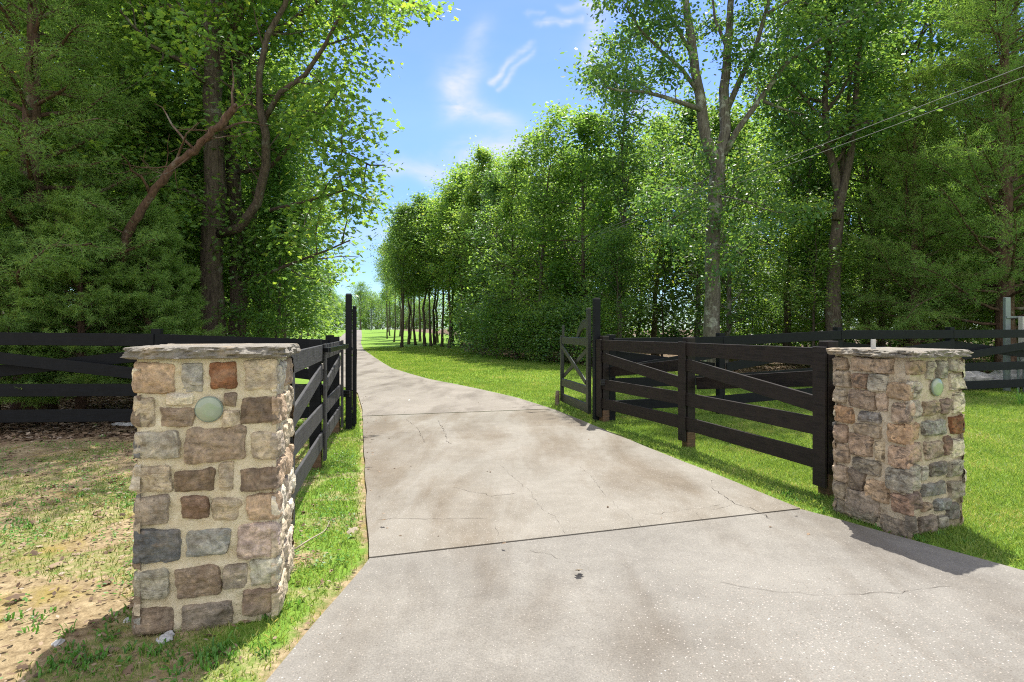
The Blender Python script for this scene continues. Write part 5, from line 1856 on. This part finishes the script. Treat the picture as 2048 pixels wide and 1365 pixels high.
# ------------------------------------------------------------------ grass and litter
def blades(name, label, areas, mat, seed, cat='grass'):
    rr = np.random.default_rng(seed)
    VV, FF, n0 = [], [], 0
    for (x0, x1, y0, y1, dens, h, w, fn) in areas:
        n = int((x1 - x0) * (y1 - y0) * dens)
        X = rr.uniform(x0, x1, n); Y = rr.uniform(y0, y1, n)
        keep = fn(X, Y, rr) & (np.abs(X) / Y < 1.15)
        X, Y = X[keep], Y[keep]
        n = len(X)
        Z = gh(X, Y) - .004
        a = rr.uniform(0, 2 * np.pi, n)
        hh = h * rr.uniform(.5, 1.35, n)
        ww = w * rr.uniform(.7, 1.3, n)
        ld = rr.uniform(0, 2 * np.pi, n); lean = hh * rr.uniform(.1, .9, n)
        dx, dy = np.cos(a) * ww / 2, np.sin(a) * ww / 2
        lx, ly = np.cos(ld) * lean, np.sin(ld) * lean
        V = np.stack([np.c_[X - dx, Y - dy, Z], np.c_[X + dx, Y + dy, Z], np.c_[X + dx * .8 + lx * .35, Y + dy * .8 + ly * .35, Z + hh * .6],
                      np.c_[X + lx, Y + ly, Z + hh * .92], np.c_[X - dx * .8 + lx * .35, Y - dy * .8 + ly * .35, Z + hh * .6]], 1).reshape(-1, 3)
        i = np.arange(n)[:, None] * 5 + n0
        FF.append(i + np.array([[0, 1, 2, 3, 4]]))
        VV.append(V); n0 += n * 5
    me = mesh_np(name, np.concatenate(VV), [np.concatenate(FF)])
    tag(link(name, me, M[mat]), label, cat, kind='stuff')


def off_road(X, Y):
    return (X < ledge(Y) - .015) | (X > redge(Y) + .015)


def no_pillar(X, Y):
    r_ = np.zeros(len(X), bool)
    for c_, an, S in ((c1, a1, S1), ((2.875, 4.12), a2_, S2)):
        dx, dy = X - c_[0], Y - c_[1]
        u = dx * math.cos(an) + dy * math.sin(an); v = -dx * math.sin(an) + dy * math.cos(an)
        r_ |= (u > 0) & (u < S) & (v > 0) & (v < S)
    return ~r_


def lawnR(X, Y, rr):
    d, l = lawn_masks(X, Y)
    return (X > redge(Y) + .012 + .05 * vnoise(Y * 9, X * 0)) & (rr.random(len(X)) > np.maximum(d * 1.15, l * 1.2)) & no_pillar(X, Y)


def leftG(X, Y, rr):
    d, l = lawn_masks(X, Y)
    return (X < ledge(Y) - .012 - .05 * vnoise(Y * 9, X * 0 + 4)) & (rr.random(len(X)) > np.maximum(d * 1.06, l * 1.15)) & no_pillar(X, Y)


def vergeG(X, Y, rr):
    return leftG(X, Y, rr) & (ledge(Y) - X < .35 + .5 * rr.random(len(X)) + .5 * (fbm(X * 2, Y * 2, 3) - .5))


def dryG(X, Y, rr):
    return leftG(X, Y, rr) & (ledge(Y) - X > .35 + .4 * rr.random(len(X)))


blades('dry_grass', 'thin straw-flecked grass over the bare dirt on the left', [
    (-4.2, -.9, 2.2, 4.2, 4200, .032, .0042, dryG), (-7, -.9, 4.2, 7.2, 3000, .038, .0055, dryG)], 'dry_blade', 62)
blades('grass', 'short bright mown lawn grass', [
    (.6, 4.5, 3.2, 6.5, 9000, .042, .0045, lawnR), (1, 8, 6.5, 10, 5500, .045, .006, lawnR), (4.5, 8, 4, 6.5, 6000, .045, .005, lawnR), (8, 12.5, 6.2, 10, 3500, .048, .007, lawnR), (13.5, 18, 10, 15, 1200, .05, .01, lawnR),
    (-1.5, 13.5, 10, 16, 1500, .05, .010, lawnR), (-8, 6, 16, 26, 650, .055, .016, lawnR), (-14, -2, 26, 46, 250, .07, .03, lawnR),
    (-4.2, -.9, 2.2, 4.2, 5500, .036, .0045, vergeG), (-7, -.9, 4.2, 7.2, 3600, .042, .006, vergeG), (-3.4, -1.9, 7.2, 9.6, 5000, .042, .006, leftG),
    (-5.2, -2.2, 9.5, 16, 1200, .05, .01, leftG)], 'grass_blade', 61)


def weeds(name, label, spots_, seed):
    """tufts of broad crabgrass and clover leaves"""
    rr = np.random.default_rng(seed)
    mb = MB()
    for (x, y, n, h) in spots_:
        z = float(gh(x, y))
        for i in range(n):
            a = rr.uniform(0, 6.28); b = rr.uniform(.25, 1.1)
            L_ = h * rr.uniform(.6, 1.3)
            p0 = np.array([x + rr.normal(0, .02), y + rr.normal(0, .02), z - .004])
            d = np.array([math.cos(a), math.sin(a)])
            s = np.array([-d[1], d[0], 0]) * rr.uniform(.003, .0055)
            pts = []
            for k, (o_, hh) in enumerate(((0, 0), (.35, .6), (.7, .85), (1.0, .7 - .3 * b))):
                q = p0 + np.array([*(d * L_ * o_ * b), L_ * hh * (1.2 - b * .6)])
                ws = (1, 1.1, .8, .05)[k]
                pts += [q - s * ws, q + s * ws]
            mb.add(np.array(pts), [np.array([(0, 1, 3, 2), (2, 3, 5, 4), (4, 5, 7, 6)])])
    tag(mb.build(name, M['weed_leaf']), label, 'weeds', kind='stuff')


rw = np.random.default_rng(8)
ws = []
for (px_, py_, sp_, n_) in ((300, 1250, 60, 9), (215, 1290, 90, 10), (430, 1300, 90, 9), (560, 1230, 60, 7), (150, 1330, 80, 9), (80, 1240, 90, 7), (50, 1050, 80, 8), (330, 1330, 110, 10), (150, 1010, 110, 8), (1700, 1045, 50, 9), (1780, 1080, 60, 10),
                            (1880, 1090, 70, 10), (1570, 990, 60, 8), (1450, 940, 70, 8), (1640, 1020, 50, 8), (1985, 810, 40, 4), (170, 890, 60, 3), (720, 780, 2, 2)):
    for i in range(n_):
        p = pg(px_ + rw.normal(0, sp_ * .6), py_ + rw.normal(0, 14))
        if ledge(p[1]) - .02 < p[0] < redge(p[1]) + .02: continue
        ws.append((p[0], p[1], int(rw.integers(5, 13)), rw.uniform(.03, .065)))
weeds('weed_tufts', 'tufts of broad-bladed weeds scattered near the pillars and fence', ws, 9)
weeds('tall_weed_tuft', 'taller pale-tipped weed tuft in the shaded lawn beside the right fence', [(9.2, 10.3, 26, .32), (9.35, 10.35, 18, .26), (8.6, 8.4, 16, .16)], 10)


def litter(name, label, n, fn, box_, size, seed, mat='dead_leaf', kind='oval', up=2.2, dz=.012):
    rr = np.random.default_rng(seed)
    x0, x1, y0, y1 = box_
    X = rr.uniform(x0, x1, n); Y = rr.uniform(y0, y1, n)
    k = fn(X, Y, rr) & (np.abs(X) / Y < 1.2)
    X, Y = X[k], Y[k]
    P = np.c_[X, Y, gh(X, Y) + dz + rr.uniform(0, .02, len(X))]
    V, Fq = scatter_leaves(P, size, rr, kind, up)
    me = mesh_np(name, V, [Fq])
    tag(link(name, me, M[mat]), label, 'leaf litter' if mat == 'dead_leaf' else 'ground plants', kind='stuff')


def in_litter(X, Y, rr):
    d, l = lawn_masks(X, Y)
    return (rr.random(len(X)) < l + .015 * (X < -2)) & off_road(X, Y)


litter('fallen_leaves', 'brown leaf litter on the floor of the left woods', 26000, in_litter, (-12, -2.2, 6.2, 15), .085, 71)
litter('fallen_leaves', 'brown leaf litter under the trees beyond the right fence', 22000, in_litter, (-2, 16, 13, 24), .09, 72)
litter('dry_leaf_crumbs', 'dry leaf crumbs and bark chips over the bare dirt and verge', 7000, lambda X, Y, rr: (X < ledge(Y) - .05) & no_pillar(X, Y) & (rr.random(len(X)) < .25 + lawn_masks(X, Y)[0]), (-8, -1, 2.2, 8), .030, 73)
litter('clover', 'small round-leaved clover and seedlings creeping over the dirt on the left', 26000, lambda X, Y, rr: (X < ledge(Y) - .1) & no_pillar(X, Y) & (Y < 7) & (rr.random(len(X)) < sstep(.46, .62, fbm(X * 2.2 + 9, Y * 2.2 + 3, 4)) * .9 + .03), (-6.5, -1, 2.2, 7), .022, 75, mat='weed_leaf', up=2.4, dz=.018)
litter('fallen_leaves', 'scattered larger dry oak leaves on the dirt left of the pillar', 420, lambda X, Y, rr: (X < ledge(Y) - .3) & no_pillar(X, Y), (-8, -1, 2.2, 8), .075, 74, kind='oak')

# dry leaves on the drive
ri = np.random.default_rng(12)
dl = [(1155, 1142, .075, 'curled pale dry oak leaf on the near concrete apron'), (1012, 1088, .045, 'small rust-red leaf lying on the joint of the drive'),
      (762, 1043, .04, 'small rust-red leaf by the left edge of the drive'), (715, 1056, .075, 'pale tan oak leaf in the grass verge left of the drive'), (820, 800, .07, 'tiny white scrap lying on the drive beyond the gate')]
for px_, py_, s, lab in dl:
    p = pg(px_, py_, .045)
    V, Fq = scatter_leaves(np.array([[0, 0, .008]]), s, ri, 'oak', 2.0)
    V[:, 2] += .25 * np.abs(V[:, 0])
    me = mesh_np('fallen_leaf', V, [Fq])
    tag(link('fallen_leaf', me, M['stick'] if ('pale' in lab) else (M['dead_leaf'] if 'white' not in lab else M['white_pipe']), loc=p), lab, 'leaf')


def crumbs_on_drive():
    rr = np.random.default_rng(31)
    P = []
    for i in range(70):
        y = rr.uniform(4, 13)
        x = float(ledge(y)) + abs(rr.normal(0, .18)) + .02 if i % 3 else rr.uniform(float(ledge(y)), float(redge(y)))
        P.append((x, y, float(gh((ledge(y) + redge(y)) / 2, y)) + .044))
    V, Fq = scatter_leaves(np.array(P), .032, rr, 'oval', 2.5)
    tag(link('leaf_crumbs', mesh_np('leaf_crumbs', V, [Fq]), M['dead_leaf']), 'tiny dry leaf crumbs strewn along the drive edge', 'leaf litter', kind='stuff')


crumbs_on_drive()


# rocks and sticks
def rock(name, label, loc, size, mat, seed, flat=.5):
    import bmesh
    bm = bmesh.new()
    bmesh.ops.create_icosphere(bm, subdivisions=4, radius=1.0)
    for v in bm.verts:
        n_ = noise.noise(v.co * 1.3 + Vector((seed, 0, 0))) * .45 + noise.noise(v.co * 4 + Vector((seed, 5, 0))) * .12
        v.co *= 1 + n_
        v.co.x *= size[0]; v.co.y *= size[1]; v.co.z *= size[2]
    me = bpy.data.meshes.new(name)
    bm.to_mesh(me); bm.free()
    for p in me.polygons: p.use_smooth = True
    o_ = link(name, me, M[mat], loc=loc)
    return tag(o_, label, 'rock')


rock('boulder', 'broad flat grey boulder at the woods edge behind the right fence', (10.0, 12.9, .42), (1.0, .5, .18), 'rock', 3)
rock('boulder', 'grey lichen-covered boulder under the electrical cabinet', (12.0, 13.3, .40), (.85, .5, .22), 'rock', 9)
for px_, py_, s, lab, sd2 in ((330, 1280, .034, 'white stone in the dirt at the foot of the left pillar', 2), (116, 1288, .020, 'small pale blue-grey stone in the dirt left of the left pillar', 5), (256, 1243, .018, 'small grey pebble beside the left pillar base', 7)):
    p = pg(px_, py_)
    p[2] = float(gh(p[0], p[1])) + s * .2
    rock('stone', lab, p, (s, s * 1.3, s * .6), 'pale_stone', sd2)
for px_, py_, L_, w_, lab, sd2 in ((250, 868, .22, .05, 'grey flat stone on the dirt just left of the left pillar', 3),):
    p = pg(px_, py_); p[2] = float(gh(p[0], p[1])) + .02
    rock('stone', lab, p, (L_, .07, .03), 'pale_stone', 12)
for a, b, lab, rd in (((590, 1105), (658, 1050), 'pale curved stick in the grass verge behind the left pillar', .006), ((0, 830), (40, 838), 'thin stick on the ground under the left fence', .008), ((190, 800), (262, 812), 'bare grey branch lying in the litter behind the left fence', .010)):
    A, B = pg(*a), pg(*b)
    A[2] = float(gh(A[0], A[1])) + .02; B[2] = float(gh(B[0], B[1])) + .03
    t_ = np.linspace(0, 1, 8)
    P = A + (B - A) * t_[:, None]
    P[:, 0] += .05 * np.sin(t_ * 3.1); P[:, 2] += .012 * np.sin(t_ * 6)
    mb = MB(); mb.tube(P, rd * np.linspace(1, .5, 8), 6)
    tag(mb.build('stick', M['stick'], None, True), lab, 'stick')


def from_left(o_): return o_.location.x / o_.location.y


order_labels(ge, 'bushy tree on the edge of the right-hand woods, %s from the left', from_left)
order_labels(gb, 'low leafy bush at the foot of the right-hand woods, %s from the left', from_left)
order_labels(gg, 'slim dark-trunked tree of the open grove beyond the lawn, %s from the left', from_left)
order_labels(gl, 'leafy tree on the left side of the far drive, %s from the gate', lambda o_: o_.location.y)
order_labels(gf, 'distant tree beyond the crest of the drive, %s from the left', from_left)
